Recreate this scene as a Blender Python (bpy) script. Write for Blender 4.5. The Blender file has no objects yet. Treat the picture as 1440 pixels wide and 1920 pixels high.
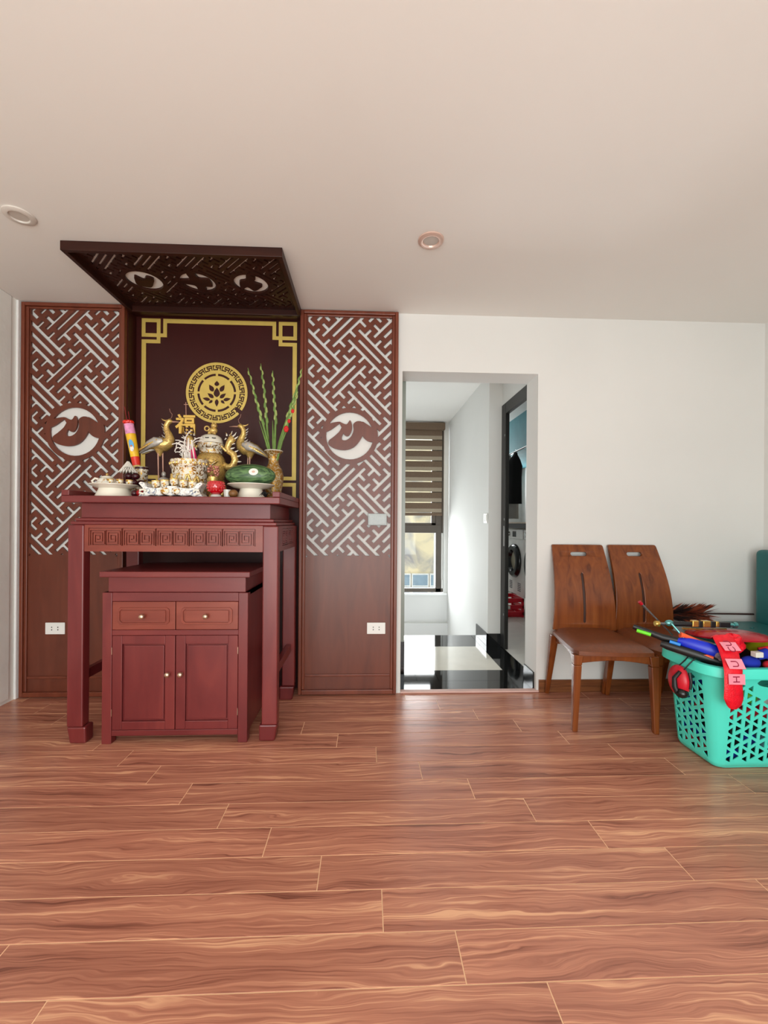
import bpy, bmesh, math, random
from math import sin, cos, pi, radians, sqrt, atan2
from mathutils import Vector, Matrix, Euler
from mathutils.geometry import delaunay_2d_cdt

scene = bpy.context.scene
COL = scene.collection
random.seed(7)

# ------------------------------------------------------------------ camera
F_PX, PP_Y = 790.0, 980.4
YAW, ROLL = 0.0401, 0.0072
cam_d = bpy.data.cameras.new('camera')
cam_d.sensor_fit = 'HORIZONTAL'
cam_d.sensor_width = 36.0
cam_d.lens = F_PX / 1440.0 * 36.0
cam_d.shift_y = (PP_Y - 960.0) / 1440.0
cam_d.clip_start = 0.05
cam = bpy.data.objects.new('camera', cam_d)
COL.objects.link(cam)
_r = Vector((cos(YAW), -sin(YAW), 0)); _f = Vector((sin(YAW), cos(YAW), 0)); _d = Vector((0, 0, -1))
_right = cos(ROLL) * _r - sin(ROLL) * _d
_down = sin(ROLL) * _r + cos(ROLL) * _d
cam.matrix_world = Matrix(((_right.x, -_down.x, -_f.x, 0.0), (_right.y, -_down.y, -_f.y, -2.77),
                           (_right.z, -_down.z, -_f.z, 1.12), (0, 0, 0, 1)))
scene.camera = cam

# ------------------------------------------------------------------ world and daylight
world = bpy.data.worlds.new('overcast_sky')
scene.world = world
world.use_nodes = True
_bg = world.node_tree.nodes['Background']
_bg.inputs['Color'].default_value = (0.86, 0.93, 1.0, 1)
_bg.inputs['Strength'].default_value = 1.25


def daylight(name, loc, rot, sx, sy, power, color=(0.95, 0.98, 1.0)):
    ld = bpy.data.lights.new(name, 'AREA')
    ld.shape = 'RECTANGLE'; ld.size = sx; ld.size_y = sy
    ld.energy = power; ld.color = color
    o = bpy.data.objects.new(name, ld); COL.objects.link(o)
    o.location = loc; o.rotation_euler = rot
    return o


# daylight entering the big balcony opening behind the viewer, the stairwell window and the laundry, plus an added ceiling fill
daylight('balcony_daylight', (-0.1, -4.62, 1.2), (radians(98), 0, 0), 3.3, 2.2, 66, (0.95, 0.99, 0.98))
daylight('balcony_ceiling_fill', (-0.1, -4.60, 0.35), (radians(135), 0, 0), 3.3, 0.6, 24, (0.93, 1.0, 0.86))  # upward greenish lamp added to brighten the ceiling, standing in for ground bounce
daylight('stair_window_daylight', (0.35, 3.45, 1.25), (radians(-90), 0, 0), 1.6, 2.3, 130)
daylight('laundry_daylight', (1.95, 4.0, 1.9), (radians(-90), 0, 0), 0.9, 0.9, 22)

vs = scene.view_settings
vs.view_transform = 'Standard'
vs.look = 'None'
vs.exposure = 0.38
vs.gamma = 1.0
vs.use_curve_mapping = False
scene.cycles.use_denoising = True
scene.cycles.max_bounces = 10
scene.cycles.diffuse_bounces = 6
scene.cycles.glossy_bounces = 4
scene.cycles.transmission_bounces = 6
scene.cycles.transparent_max_bounces = 8
scene.cycles.sample_clamp_indirect = 6.0
scene.cycles.caustics_reflective = False
scene.cycles.caustics_refractive = False


# ------------------------------------------------------------------ materials
def lin(c):
    return tuple((v / 255 / 12.92) if v / 255 <= 0.04045 else ((v / 255 + 0.055) / 1.055) ** 2.4 for v in c) + (1.0,)


MATS = {}


def new_mat(name):
    m = bpy.data.materials.new(name)
    m.use_nodes = True
    nt = m.node_tree
    b = nt.nodes['Principled BSDF']
    MATS[name] = m
    return m, nt, b


def plain(name, rgb, rough=0.5, metal=0.0, var=0.08, scale=8.0, bump=0.0, coat=0.0, trans=0.0, alpha=1.0, emit=0.0, spec=0.5, ior=None):
    m, nt, b = new_mat(name)
    c = lin(rgb)
    tc = nt.nodes.new('ShaderNodeTexCoord')
    nz = nt.nodes.new('ShaderNodeTexNoise'); nz.inputs['Scale'].default_value = scale; nz.inputs['Detail'].default_value = 4
    nt.links.new(tc.outputs['Object'], nz.inputs['Vector'])
    rp = nt.nodes.new('ShaderNodeValToRGB')
    rp.color_ramp.elements[0].position = 0.3; rp.color_ramp.elements[1].position = 0.7
    rp.color_ramp.elements[0].color = tuple(max(0, v * (1 - var)) for v in c[:3]) + (1,)
    rp.color_ramp.elements[1].color = tuple(min(1, v * (1 + var)) for v in c[:3]) + (1,)
    nt.links.new(nz.outputs['Fac'], rp.inputs['Fac'])
    nt.links.new(rp.outputs['Color'], b.inputs['Base Color'])
    b.inputs['Roughness'].default_value = rough
    b.inputs['Metallic'].default_value = metal
    b.inputs['Specular IOR Level'].default_value = spec
    if ior: b.inputs['IOR'].default_value = ior
    if coat: b.inputs['Coat Weight'].default_value = coat; b.inputs['Coat Roughness'].default_value = 0.08
    if trans: b.inputs['Transmission Weight'].default_value = trans
    if alpha < 1: b.inputs['Alpha'].default_value = alpha
    if emit:
        b.inputs['Emission Color'].default_value = c; b.inputs['Emission Strength'].default_value = emit
    if bump:
        bp = nt.nodes.new('ShaderNodeBump'); bp.inputs['Strength'].default_value = bump; bp.inputs['Distance'].default_value = 0.01
        n2 = nt.nodes.new('ShaderNodeTexNoise'); n2.inputs['Scale'].default_value = scale * 6
        nt.links.new(tc.outputs['Object'], n2.inputs['Vector'])
        nt.links.new(n2.outputs['Fac'], bp.inputs['Height']); nt.links.new(bp.outputs['Normal'], b.inputs['Normal'])
    return m


def wood(name, cols, scale=(30, 30, 2), rough=0.35, dist=1.5, coat=0.0, bump=0.04, spec=0.5, rnd=True):
    """streaky grain; the axis with the small scale is the grain direction"""
    m, nt, b = new_mat(name)
    tc = nt.nodes.new('ShaderNodeTexCoord')
    mp = nt.nodes.new('ShaderNodeMapping'); mp.inputs['Scale'].default_value = scale
    oi = nt.nodes.new('ShaderNodeObjectInfo')
    add = nt.nodes.new('ShaderNodeVectorMath'); add.operation = 'ADD'
    mul = nt.nodes.new('ShaderNodeMath'); mul.operation = 'MULTIPLY'; mul.inputs[1].default_value = 37.0 if rnd else 0.0
    nt.links.new(oi.outputs['Random'], mul.inputs[0])
    nt.links.new(tc.outputs['Object'], add.inputs[0]); nt.links.new(mul.outputs[0], add.inputs[1])
    nt.links.new(add.outputs[0], mp.inputs['Vector'])
    nz = nt.nodes.new('ShaderNodeTexNoise'); nz.inputs['Scale'].default_value = 1.0; nz.inputs['Detail'].default_value = 6
    nz.inputs['Distortion'].default_value = dist
    nt.links.new(mp.outputs[0], nz.inputs['Vector'])
    rp = nt.nodes.new('ShaderNodeValToRGB')
    els = rp.color_ramp.elements
    pos = [0.25 + 0.5 * i / (len(cols) - 1) for i in range(len(cols))]
    els[0].position = pos[0]; els[0].color = lin(cols[0])
    els[1].position = pos[-1]; els[1].color = lin(cols[-1])
    for p, c in zip(pos[1:-1], cols[1:-1]):
        e = els.new(p); e.color = lin(c)
    nt.links.new(nz.outputs['Fac'], rp.inputs['Fac'])
    nt.links.new(rp.outputs['Color'], b.inputs['Base Color'])
    b.inputs['Roughness'].default_value = rough
    b.inputs['Specular IOR Level'].default_value = spec
    if coat: b.inputs['Coat Weight'].default_value = coat; b.inputs['Coat Roughness'].default_value = 0.12
    if bump:
        bp = nt.nodes.new('ShaderNodeBump'); bp.inputs['Strength'].default_value = bump; bp.inputs['Distance'].default_value = 0.005
        nt.links.new(nz.outputs['Fac'], bp.inputs['Height']); nt.links.new(bp.outputs['Normal'], b.inputs['Normal'])
    return m


def plank_mat():
    """laminate with wavy walnut figure; colour differs slightly from plank to plank"""
    m, nt, b = new_mat('laminate_walnut')
    N, L = nt.nodes.new, nt.links.new
    tc = N('ShaderNodeTexCoord'); oi = N('ShaderNodeObjectInfo')
    mul = N('ShaderNodeMath'); mul.operation = 'MULTIPLY'; mul.inputs[1].default_value = 53.0
    L(oi.outputs['Random'], mul.inputs[0])
    add = N('ShaderNodeVectorMath'); L(tc.outputs['Object'], add.inputs[0]); L(mul.outputs[0], add.inputs[1])
    mp1 = N('ShaderNodeMapping'); mp1.inputs['Scale'].default_value = (2.6, 9.0, 1.0); L(add.outputs[0], mp1.inputs['Vector'])
    n1 = N('ShaderNodeTexNoise'); n1.inputs['Scale'].default_value = 1.0; n1.inputs['Detail'].default_value = 3; L(mp1.outputs[0], n1.inputs['Vector'])
    # warp the cross-grain coordinate with the slow noise, then sample thin streaks
    sc = N('ShaderNodeVectorMath'); sc.operation = 'MULTIPLY'; sc.inputs[1].default_value = (0.0, 0.10, 0.0)
    L(n1.outputs['Color'], sc.inputs[0])
    ad2 = N('ShaderNodeVectorMath'); L(add.outputs[0], ad2.inputs[0]); L(sc.outputs[0], ad2.inputs[1])
    mp2 = N('ShaderNodeMapping'); mp2.inputs['Scale'].default_value = (1.8, 85.0, 1.0); L(ad2.outputs[0], mp2.inputs['Vector'])
    n2 = N('ShaderNodeTexNoise'); n2.inputs['Scale'].default_value = 1.0; n2.inputs['Detail'].default_value = 4; n2.inputs['Distortion'].default_value = 0.4
    L(mp2.outputs[0], n2.inputs['Vector'])
    mp3 = N('ShaderNodeMapping'); mp3.inputs['Scale'].default_value = (0.9, 22.0, 1.0); L(ad2.outputs[0], mp3.inputs['Vector'])
    n3 = N('ShaderNodeTexNoise'); n3.inputs['Scale'].default_value = 1.0; n3.inputs['Detail'].default_value = 2; L(mp3.outputs[0], n3.inputs['Vector'])
    mx = N('ShaderNodeMix'); mx.inputs['Factor'].default_value = 0.45
    L(n2.outputs['Fac'], mx.inputs['A']); L(n3.outputs['Fac'], mx.inputs['B'])
    mp4 = N('ShaderNodeMapping'); mp4.inputs['Scale'].default_value = (4.0, 260.0, 1.0); L(ad2.outputs[0], mp4.inputs['Vector'])
    n4 = N('ShaderNodeTexNoise'); n4.inputs['Scale'].default_value = 1.0; n4.inputs['Detail'].default_value = 3; L(mp4.outputs[0], n4.inputs['Vector'])
    mx4 = N('ShaderNodeMix'); mx4.inputs['Factor'].default_value = 0.3
    L(mx.outputs['Result'], mx4.inputs['A']); L(n4.outputs['Fac'], mx4.inputs['B']); mx = mx4
    rp = N('ShaderNodeValToRGB'); e = rp.color_ramp.elements
    e[0].position = 0.36; e[0].color = lin((122, 68, 50))
    e[1].position = 0.63; e[1].color = lin((232, 170, 126))
    k = e.new(0.44); k.color = lin((166, 100, 76))
    k = e.new(0.54); k.color = lin((194, 124, 94))
    L(mx.outputs['Result'], rp.inputs['Fac'])
    hsv = N('ShaderNodeHueSaturation'); hsv.inputs['Saturation'].default_value = 0.93; L(rp.outputs['Color'], hsv.inputs['Color'])
    mr = N('ShaderNodeMapRange'); mr.inputs['To Min'].default_value = 0.93; mr.inputs['To Max'].default_value = 1.07
    L(oi.outputs['Random'], mr.inputs['Value']); L(mr.outputs[0], hsv.inputs['Value'])
    L(hsv.outputs['Color'], b.inputs['Base Color'])
    b.inputs['Roughness'].default_value = 0.27
    b.inputs['Specular IOR Level'].default_value = 0.5
    bp = N('ShaderNodeBump'); bp.inputs['Strength'].default_value = 0.05; bp.inputs['Distance'].default_value = 0.004
    L(n2.outputs['Fac'], bp.inputs['Height']); L(bp.outputs['Normal'], b.inputs['Normal'])
    return m


def blotch(name, base, patch, scale=40, lo=0.48, hi=0.53, metal=1.0, rough=(0.15, 0.28), third=None):
    """glazed base with gilt patches"""
    m, nt, b = new_mat(name)
    N, L = nt.nodes.new, nt.links.new
    tc = N('ShaderNodeTexCoord')
    nz = N('ShaderNodeTexNoise'); nz.inputs['Scale'].default_value = scale; nz.inputs['Detail'].default_value = 5; nz.inputs['Distortion'].default_value = 1.0
    L(tc.outputs['Object'], nz.inputs['Vector'])
    rp = N('ShaderNodeValToRGB'); rp.color_ramp.elements[0].position = lo; rp.color_ramp.elements[1].position = hi
    rp.color_ramp.elements[0].color = (0, 0, 0, 1); rp.color_ramp.elements[1].color = (1, 1, 1, 1)
    L(nz.outputs['Fac'], rp.inputs['Fac'])
    mx = N('ShaderNodeMix'); mx.data_type = 'RGBA'
    mx.inputs['A'].default_value = lin(base); mx.inputs['B'].default_value = lin(patch)
    L(rp.outputs['Color'], mx.inputs['Factor'])
    out = mx.outputs['Result']
    if third:
        n4 = N('ShaderNodeTexNoise'); n4.inputs['Scale'].default_value = scale * 0.7; L(tc.outputs['Generated'], n4.inputs['Vector'])
        r4 = N('ShaderNodeValToRGB'); r4.color_ramp.elements[0].position = 0.58; r4.color_ramp.elements[1].position = 0.62
        L(n4.outputs['Fac'], r4.inputs['Fac'])
        m4 = N('ShaderNodeMix'); m4.data_type = 'RGBA'; L(r4.outputs['Color'], m4.inputs['Factor'])
        L(out, m4.inputs['A']); m4.inputs['B'].default_value = lin(third); out = m4.outputs['Result']
    L(out, b.inputs['Base Color'])
    mm = N('ShaderNodeMath'); mm.operation = 'MULTIPLY'; mm.inputs[1].default_value = metal
    L(rp.outputs['Color'], mm.inputs[0]); L(mm.outputs[0], b.inputs['Metallic'])
    b.inputs['Roughness'].default_value = rough[1]
    bp = N('ShaderNodeBump'); bp.inputs['Strength'].default_value = 0.5; bp.inputs['Distance'].default_value = 0.003
    L(nz.outputs['Fac'], bp.inputs['Height']); L(bp.outputs['Normal'], b.inputs['Normal'])
    return m


WALL = plain('white_wall_paint', (222, 222, 219), 0.85, var=0.025, scale=1.3, bump=0.03)
CEIL = plain('ceiling_paint', (236, 235, 231), 0.9, var=0.02, scale=0.8)
WALL_OLD = plain('old_white_paint', (238, 238, 232), 0.8, var=0.04, scale=3.0, bump=0.25)
BEAD = plain('fresh_filler_white', (242, 243, 242), 0.7, var=0.02, scale=12, bump=0.2)
PLANK = plank_mat()
SEAM = plain('pale_plank_edge', (236, 190, 150), 0.6, var=0.05)
BASEB = wood('baseboard_wood', [(78, 44, 24), (118, 70, 40), (140, 88, 52)], (2.0, 40, 60), 0.35)
PANEL = wood('fretwork_brown', [(88, 42, 28), (102, 50, 34), (114, 58, 40)], (14, 14, 2.0), 0.36, 0.8, bump=0.02, spec=0.5)
FRAMEB = wood('frame_moulding_brown', [(96, 44, 28), (112, 54, 36), (126, 64, 42)], (14, 14, 2.0), 0.36, 0.8, bump=0.02)
DARKP = wood('deep_maroon_board', [(52, 15, 12), (58, 18, 15), (64, 21, 17)], (5, 5, 1.5), 0.42, 0.5, bump=0.0, spec=0.3)
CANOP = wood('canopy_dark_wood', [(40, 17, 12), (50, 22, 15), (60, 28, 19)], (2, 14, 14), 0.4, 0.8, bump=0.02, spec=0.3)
GOLD = plain('gold_leaf_sheet', (214, 186, 96), 0.42, metal=0.25, var=0.06, scale=14)
MAHOG = wood('mahogany_varnish', [(96, 31, 33), (112, 41, 41), (127, 52, 48)], (9, 9, 1.6), 0.33, 0.8, bump=0.02)
MAHOGH = wood('mahogany_varnish_horizontal', [(96, 31, 33), (112, 41, 41), (127, 52, 48)], (1.6, 9, 9), 0.33, 0.8, bump=0.02)
CARVE = wood('carved_apron_wood', [(112, 44, 34), (128, 56, 42), (140, 66, 50)], (2, 12, 12), 0.34, 0.8, bump=0.02)
BRASS = plain('satin_knob_metal', (214, 190, 165), 0.3, metal=0.9)
GRANITE = plain('black_granite', (16, 17, 18), 0.05, var=0.4, scale=60, spec=0.7)
MARBLE = plain('white_marble_inlay', (226, 222, 210), 0.09, var=0.04, scale=5)
GREYGLOSS = plain('grey_green_gloss_paint', (150, 158, 150), 0.25, var=0.08, scale=3)
PINK = plain('pale_pink_edging', (214, 176, 166), 0.6)
ALU = plain('dark_brown_aluminium', (74, 66, 58), 0.4, metal=0.3)
BLACKFR = plain('black_door_aluminium', (34, 32, 29), 0.4, metal=0.3)


def thin_glass(name, tint, refl):
    m = bpy.data.materials.new(name); m.use_nodes = True; nt = m.node_tree
    nt.nodes.remove(nt.nodes['Principled BSDF'])
    tr = nt.nodes.new('ShaderNodeBsdfTransparent'); tr.inputs['Color'].default_value = tint
    gl_ = nt.nodes.new('ShaderNodeBsdfGlossy'); gl_.inputs['Roughness'].default_value = 0.02
    mx = nt.nodes.new('ShaderNodeMixShader'); mx.inputs['Fac'].default_value = refl
    nt.links.new(tr.outputs[0], mx.inputs[1]); nt.links.new(gl_.outputs[0], mx.inputs[2])
    nt.links.new(mx.outputs[0], nt.nodes['Material Output'].inputs['Surface'])
    return m


GLASS = thin_glass('window_glass', (0.97, 0.98, 0.98, 1), 0.015)
BLINDD = plain('blind_fabric_brown', (112, 92, 74), 0.8, var=0.06, scale=60)
BLINDL = plain('blind_fabric_sheer', (164, 150, 130), 0.8, var=0.04, scale=60, alpha=0.93)
TILEW = plain('white_floor_tile', (226, 222, 214), 0.25, var=0.03)
APPL = plain('appliance_white', (232, 230, 226), 0.3)
APPB = plain('appliance_black', (22, 22, 22), 0.18)
CHROME = plain('chrome', (200, 200, 200), 0.15, metal=1.0)
DGLASS = plain('washer_door_glass', (150, 142, 120), 0.1)
TEAL = plain('teal_painted_wood', (84, 140, 150), 0.6)
GREYW = plain('grey_laundry_wall', (196, 192, 188), 0.8)
REDP = plain('red_plastic', (200, 24, 44), 0.35)
BLACKC = plain('black_cloth', (14, 13, 14), 0.95)
GREYC = plain('grey_cloth', (150, 148, 145), 0.95)
SHELFW = wood('shelf_wood', [(190, 160, 130), (220, 200, 180)], (2, 20, 20), 0.5)
PLASTW = plain('white_switch_plastic', (238, 238, 234), 0.35, var=0.01)
PLASTD = plain('socket_hole', (40, 40, 40), 0.6)
SILVER = plain('brushed_silver_plate', (176, 184, 184), 0.5, metal=0.1, var=0.05, scale=60)
RING = plain('downlight_ring', (214, 208, 200), 0.3)
RINGC = plain('downlight_copper_ring', (216, 186, 172), 0.25, metal=0.3)
LENS = plain('downlight_diffuser', (196, 190, 182), 0.5)
CHAIRW = wood('chair_ash_brown', [(84, 38, 14), (112, 56, 22), (124, 64, 26), (136, 74, 32)], (26, 26, 1.6), 0.26, 1.0, bump=0.02)
LEATHER = plain('chair_brown_leather', (112, 60, 34), 0.34, var=0.16, scale=50, bump=0.08)
TEALF = plain('sofa_teal_leatherette', (22, 92, 92), 0.42, var=0.14, scale=5, bump=0.05)
BASK = plain('turquoise_plastic', (84, 232, 210), 0.38, var=0.02)
PORC = plain('white_porcelain', (236, 230, 214), 0.14, var=0.03)
PORCG = blotch('porcelain_with_gilding', (228, 220, 202), (190, 142, 62), 75, 0.5, 0.56)
PORCGL = blotch('porcelain_light_gilding', (232, 226, 212), (200, 160, 80), 60, 0.56, 0.62)
PORCB = blotch('porcelain_blue_grey_scroll', (238, 236, 230), (120, 130, 150), 60, 0.56, 0.62, metal=0.0)
GILT = blotch('gilt_relief', (176, 134, 76), (238, 206, 124), 110, 0.40, 0.52, metal=0.7)
GILTS = blotch('gilt_and_silver_feathers', (196, 186, 170), (206, 166, 84), 70, 0.44, 0.52, metal=0.7)
VASEG = blotch('vase_gilt_flowers', (196, 182, 150), (178, 130, 48), 90, 0.42, 0.5, metal=0.7, third=(120, 88, 50))
FEATH = plain('silver_tail_feather', (176, 170, 162), 0.35, metal=0.3, var=0.2, scale=60)
LEGP = plain('crane_leg_pink_bronze', (186, 142, 124), 0.35, metal=0.4)
WMEL = None
GREEN = plain('gladiolus_green', (104, 134, 62), 0.55, var=0.22, scale=30)
GREEN2 = plain('gladiolus_bud_green', (158, 172, 100), 0.55, var=0.2, scale=40)
REDF = plain('gladiolus_red', (204, 20, 26), 0.6)
REDGL = plain('red_candle_glass', (190, 8, 24), 0.06, spec=0.9, coat=0.5)
CLEARG = plain('clear_pressed_glass', (214, 214, 206), 0.08, spec=0.8, alpha=0.8)
ASH = plain('white_incense_ash', (232, 224, 216), 0.9)
PINKI = plain('magenta_incense', (206, 36, 96), 0.8)
DATE = plain('dark_purple_fruit', (58, 14, 22), 0.22, var=0.2)
NET = plain('white_foam_net', (226, 220, 210), 0.9)
BROWNF = plain('brown_fruit', (116, 78, 38), 0.5, var=0.3, scale=40)
STICKR = plain('white_sticker', (236, 232, 222), 0.5)
SHRUB = blotch('neighbour_wall_weathered', (224, 208, 168), (150, 146, 142), 1.6, 0.42, 0.62, metal=0.0, rough=(0.9, 0.95))
BLUEP = plain('blue_plastic', (14, 44, 200), 0.35)
BLKP = plain('black_plastic', (20, 20, 22), 0.4)
ORANGEP = plain('orange_plastic', (244, 96, 50), 0.4)
LIMEP = plain('lime_plastic', (110, 230, 40), 0.4)
GREENP = plain('green_plastic', (30, 150, 40), 0.4)
SKYP = plain('light_blue_plastic', (40, 140, 230), 0.4)
GREYP = plain('grey_plastic', (120, 120, 124), 0.4)
WHITEP = plain('toy_white_plastic', (224, 222, 214), 0.35)
YELP = plain('toy_yellow_plastic', (236, 200, 40), 0.4)
OLIVE = plain('olive_clear_plastic', (176, 180, 30), 0.2, alpha=0.88)
GOLDP = plain('gold_toy_chrome', (206, 170, 90), 0.22, metal=0.85)
TEALC = plain('teal_toy_chrome', (110, 180, 180), 0.2, metal=0.8)
STEELP = plain('grey_toy_chrome', (130, 130, 132), 0.2, metal=0.8)
REDLID = plain('crimson_lid_plastic', (176, 8, 34), 0.25)
REDBAG = plain('red_carrier_bag', (234, 14, 40), 0.35, var=0.15, scale=40, bump=0.3)
PINKL = plain('pink_bag_print', (246, 150, 168), 0.5)
MAROONL = plain('maroon_print', (150, 20, 60), 0.5)
CELLO = plain('clear_crinkled_wrap', (170, 150, 156), 0.12, alpha=0.75, var=0.4, scale=60, bump=0.6)
CLOTHR = plain('red_cloth', (214, 30, 40), 0.9, var=0.2, scale=60)
CLOTHB = plain('blue_cloth', (16, 44, 170), 0.85)
FEATHB = plain('rust_brown_feather', (146, 66, 38), 0.8, var=0.35, scale=30)
FEATHD = plain('dark_feather', (44, 20, 16), 0.8, var=0.3, scale=30)
STICKD = plain('dark_duster_stick', (54, 28, 24), 0.5)


def melon_mat():
    m, nt, b = new_mat('watermelon_rind')
    N, L = nt.nodes.new, nt.links.new
    tc = N('ShaderNodeTexCoord')
    mp = N('ShaderNodeMapping'); mp.inputs['Scale'].default_value = (8, 60, 60); L(tc.outputs['Object'], mp.inputs['Vector'])
    nz = N('ShaderNodeTexNoise'); nz.inputs['Scale'].default_value = 1; nz.inputs['Detail'].default_value = 4; nz.inputs['Distortion'].default_value = 1.5
    L(mp.outputs[0], nz.inputs['Vector'])
    rp = N('ShaderNodeValToRGB'); e = rp.color_ramp.elements
    e[0].position = 0.36; e[0].color = lin((38, 66, 42)); e[1].position = 0.66; e[1].color = lin((104, 138, 86))
    L(nz.outputs['Fac'], rp.inputs['Fac']); L(rp.outputs['Color'], b.inputs['Base Color'])
    b.inputs['Roughness'].default_value = 0.35
    return m


WMEL = melon_mat()


# ------------------------------------------------------------------ mesh helpers
class MB:
    def __init__(s):
        s.v = []; s.f = []

    def add(s, vs_, fs_):
        o = len(s.v)
        s.v += [Vector(p) for p in vs_]
        s.f += [tuple(i + o for i in f) for f in fs_]
        return s

    def box(s, x0, x1, y0, y1, z0, z1):
        return s.add([(x0, y0, z0), (x1, y0, z0), (x1, y1, z0), (x0, y1, z0), (x0, y0, z1), (x1, y0, z1), (x1, y1, z1), (x0, y1, z1)],
                     [(0, 3, 2, 1), (4, 5, 6, 7), (0, 1, 5, 4), (1, 2, 6, 5), (2, 3, 7, 6), (3, 0, 4, 7)])

    def hexa(s, a, b_):
        """eight corners: lower ring a (4), upper ring b (4)"""
        return s.add(list(a) + list(b_), [(0, 3, 2, 1), (4, 5, 6, 7), (0, 1, 5, 4), (1, 2, 6, 5), (2, 3, 7, 6), (3, 0, 4, 7)])

    def prism(s, poly, fn, t0, t1):
        """poly in 2D, fn(u, v, w) -> 3D"""
        n = len(poly)
        a = [fn(u, v, t0) for u, v in poly]; b_ = [fn(u, v, t1) for u, v in poly]
        return s.add(a + b_, [tuple(range(n - 1, -1, -1)), tuple(range(n, 2 * n))] + [(i, (i + 1) % n, n + (i + 1) % n, n + i) for i in range(n)])

    def lathe(s, prof, c=(0, 0, 0), n=28, ax='z', close=True):
        cx, cy, cz = c
        rings = []; vs_ = []
        for r, h in prof:
            ring = []
            for k in range(n):
                a = 2 * pi * k / n
                p = (r * cos(a), r * sin(a), h)
                if ax == 'y': p = (p[0], p[2], p[1])
                if ax == 'x': p = (p[2], p[0], p[1])
                vs_.append((cx + p[0], cy + p[1], cz + p[2])); ring.append(len(vs_) - 1)
            rings.append(ring)
        fs_ = []
        for a, b_ in zip(rings, rings[1:]):
            for k in range(n):
                fs_.append((a[k], a[(k + 1) % n], b_[(k + 1) % n], b_[k]))
        if close:
            if prof[0][0] > 1e-5: fs_.append(tuple(reversed(rings[0])))
            if prof[-1][0] > 1e-5: fs_.append(tuple(rings[-1]))
        return s.add(vs_, fs_)

    def ball(s, c, r, n=14, m=9):
        rx, ry, rz = (r, r, r) if not hasattr(r, '__len__') else r
        vs_ = []; fs_ = []
        for i in range(m + 1):
            t = pi * i / m
            for k in range(n):
                a = 2 * pi * k / n
                vs_.append((c[0] + rx * sin(t) * cos(a), c[1] + ry * sin(t) * sin(a), c[2] - rz * cos(t)))
        for i in range(m):
            for k in range(n):
                fs_.append((i * n + k, i * n + (k + 1) % n, (i + 1) * n + (k + 1) % n, (i + 1) * n + k))
        return s.add(vs_, fs_)

    def sweep(s, pts, rad, n=10, cap=True):
        pts = [Vector(p) for p in pts]
        if not hasattr(rad, '__len__'): rad = [rad] * len(pts)
        up = None; rings = []; vs_ = []
        for i, p in enumerate(pts):
            t = (pts[min(i + 1, len(pts) - 1)] - pts[max(i - 1, 0)]).normalized()
            if up is None:
                up = Vector((0, 0, 1)) if abs(t.z) < 0.9 else Vector((0, 1, 0))
            up = (up - t * up.dot(t)).normalized()
            sd = t.cross(up)
            r = rad[i]; ra, rb = r if hasattr(r, '__len__') else (r, r)
            ring = []
            for k in range(n):
                a = 2 * pi * (k + 0.5) / n
                vs_.append(p + sd * (ra * cos(a)) + up * (rb * sin(a))); ring.append(len(vs_) - 1)
            rings.append(ring)
        fs_ = []
        for a, b_ in zip(rings, rings[1:]):
            for k in range(n):
                fs_.append((a[k], a[(k + 1) % n], b_[(k + 1) % n], b_[k]))
        if cap: fs_ += [tuple(reversed(rings[0])), tuple(rings[-1])]
        return s.add(vs_, fs_)

    def plate(s, pieces, fn, t=1.0):
        """pieces: list of (polygon, solid) painted in order; fn(u, v, w), w = 0 front, 1 back"""
        V = []; FS = []
        for poly, _ in pieces:
            ar = sum(poly[i][0] * poly[(i + 1) % len(poly)][1] - poly[(i + 1) % len(poly)][0] * poly[i][1] for i in range(len(poly)))
            if ar < 0: poly = poly[::-1]
            o = len(V); V += [Vector(p) for p in poly]; FS.append(list(range(o, o + len(poly))))
        vo, eo, fo, _, _, fid = delaunay_2d_cdt(V, [], FS, 1, 1e-6)
        keep = [f for f, ids in zip(fo, fid) if ids and pieces[max(ids)][1]]
        used = sorted({i for f in keep for i in f}); ix = {u: k for k, u in enumerate(used)}
        n = len(used)
        a = [fn(vo[u].x, vo[u].y, 0.0) for u in used]; b_ = [fn(vo[u].x, vo[u].y, t) for u in used]
        fs_ = []; cnt = {}
        for f in keep:
            g = [ix[i] for i in f]
            fs_.append(tuple(g)); fs_.append(tuple(n + i for i in reversed(g)))
            for i in range(len(g)):
                e = (g[i], g[(i + 1) % len(g)]); cnt[e] = cnt.get(e, 0) + 1
        for (i, j) in cnt:
            if (j, i) not in cnt: fs_.append((j, i, n + i, n + j))
        return s.add(a + b_, fs_)

    def text(s, body, size, fn, depth, bold=0.0):
        cu = bpy.data.curves.new('txt', 'FONT'); cu.body = body; cu.size = size; cu.align_x = 'CENTER'; cu.align_y = 'CENTER'; cu.extrude = depth / 2; cu.offset = bold
        ob = bpy.data.objects.new('txt', cu); COL.objects.link(ob)
        dg = bpy.context.evaluated_depsgraph_get(); dg.update()
        me = bpy.data.meshes.new_from_object(ob.evaluated_get(dg))
        s.add([fn(v.co.x, v.co.y, v.co.z) for v in me.vertices], [tuple(p.vertices) for p in me.polygons])
        bpy.data.objects.remove(ob); bpy.data.curves.remove(cu); bpy.data.meshes.remove(me)
        return s

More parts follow.
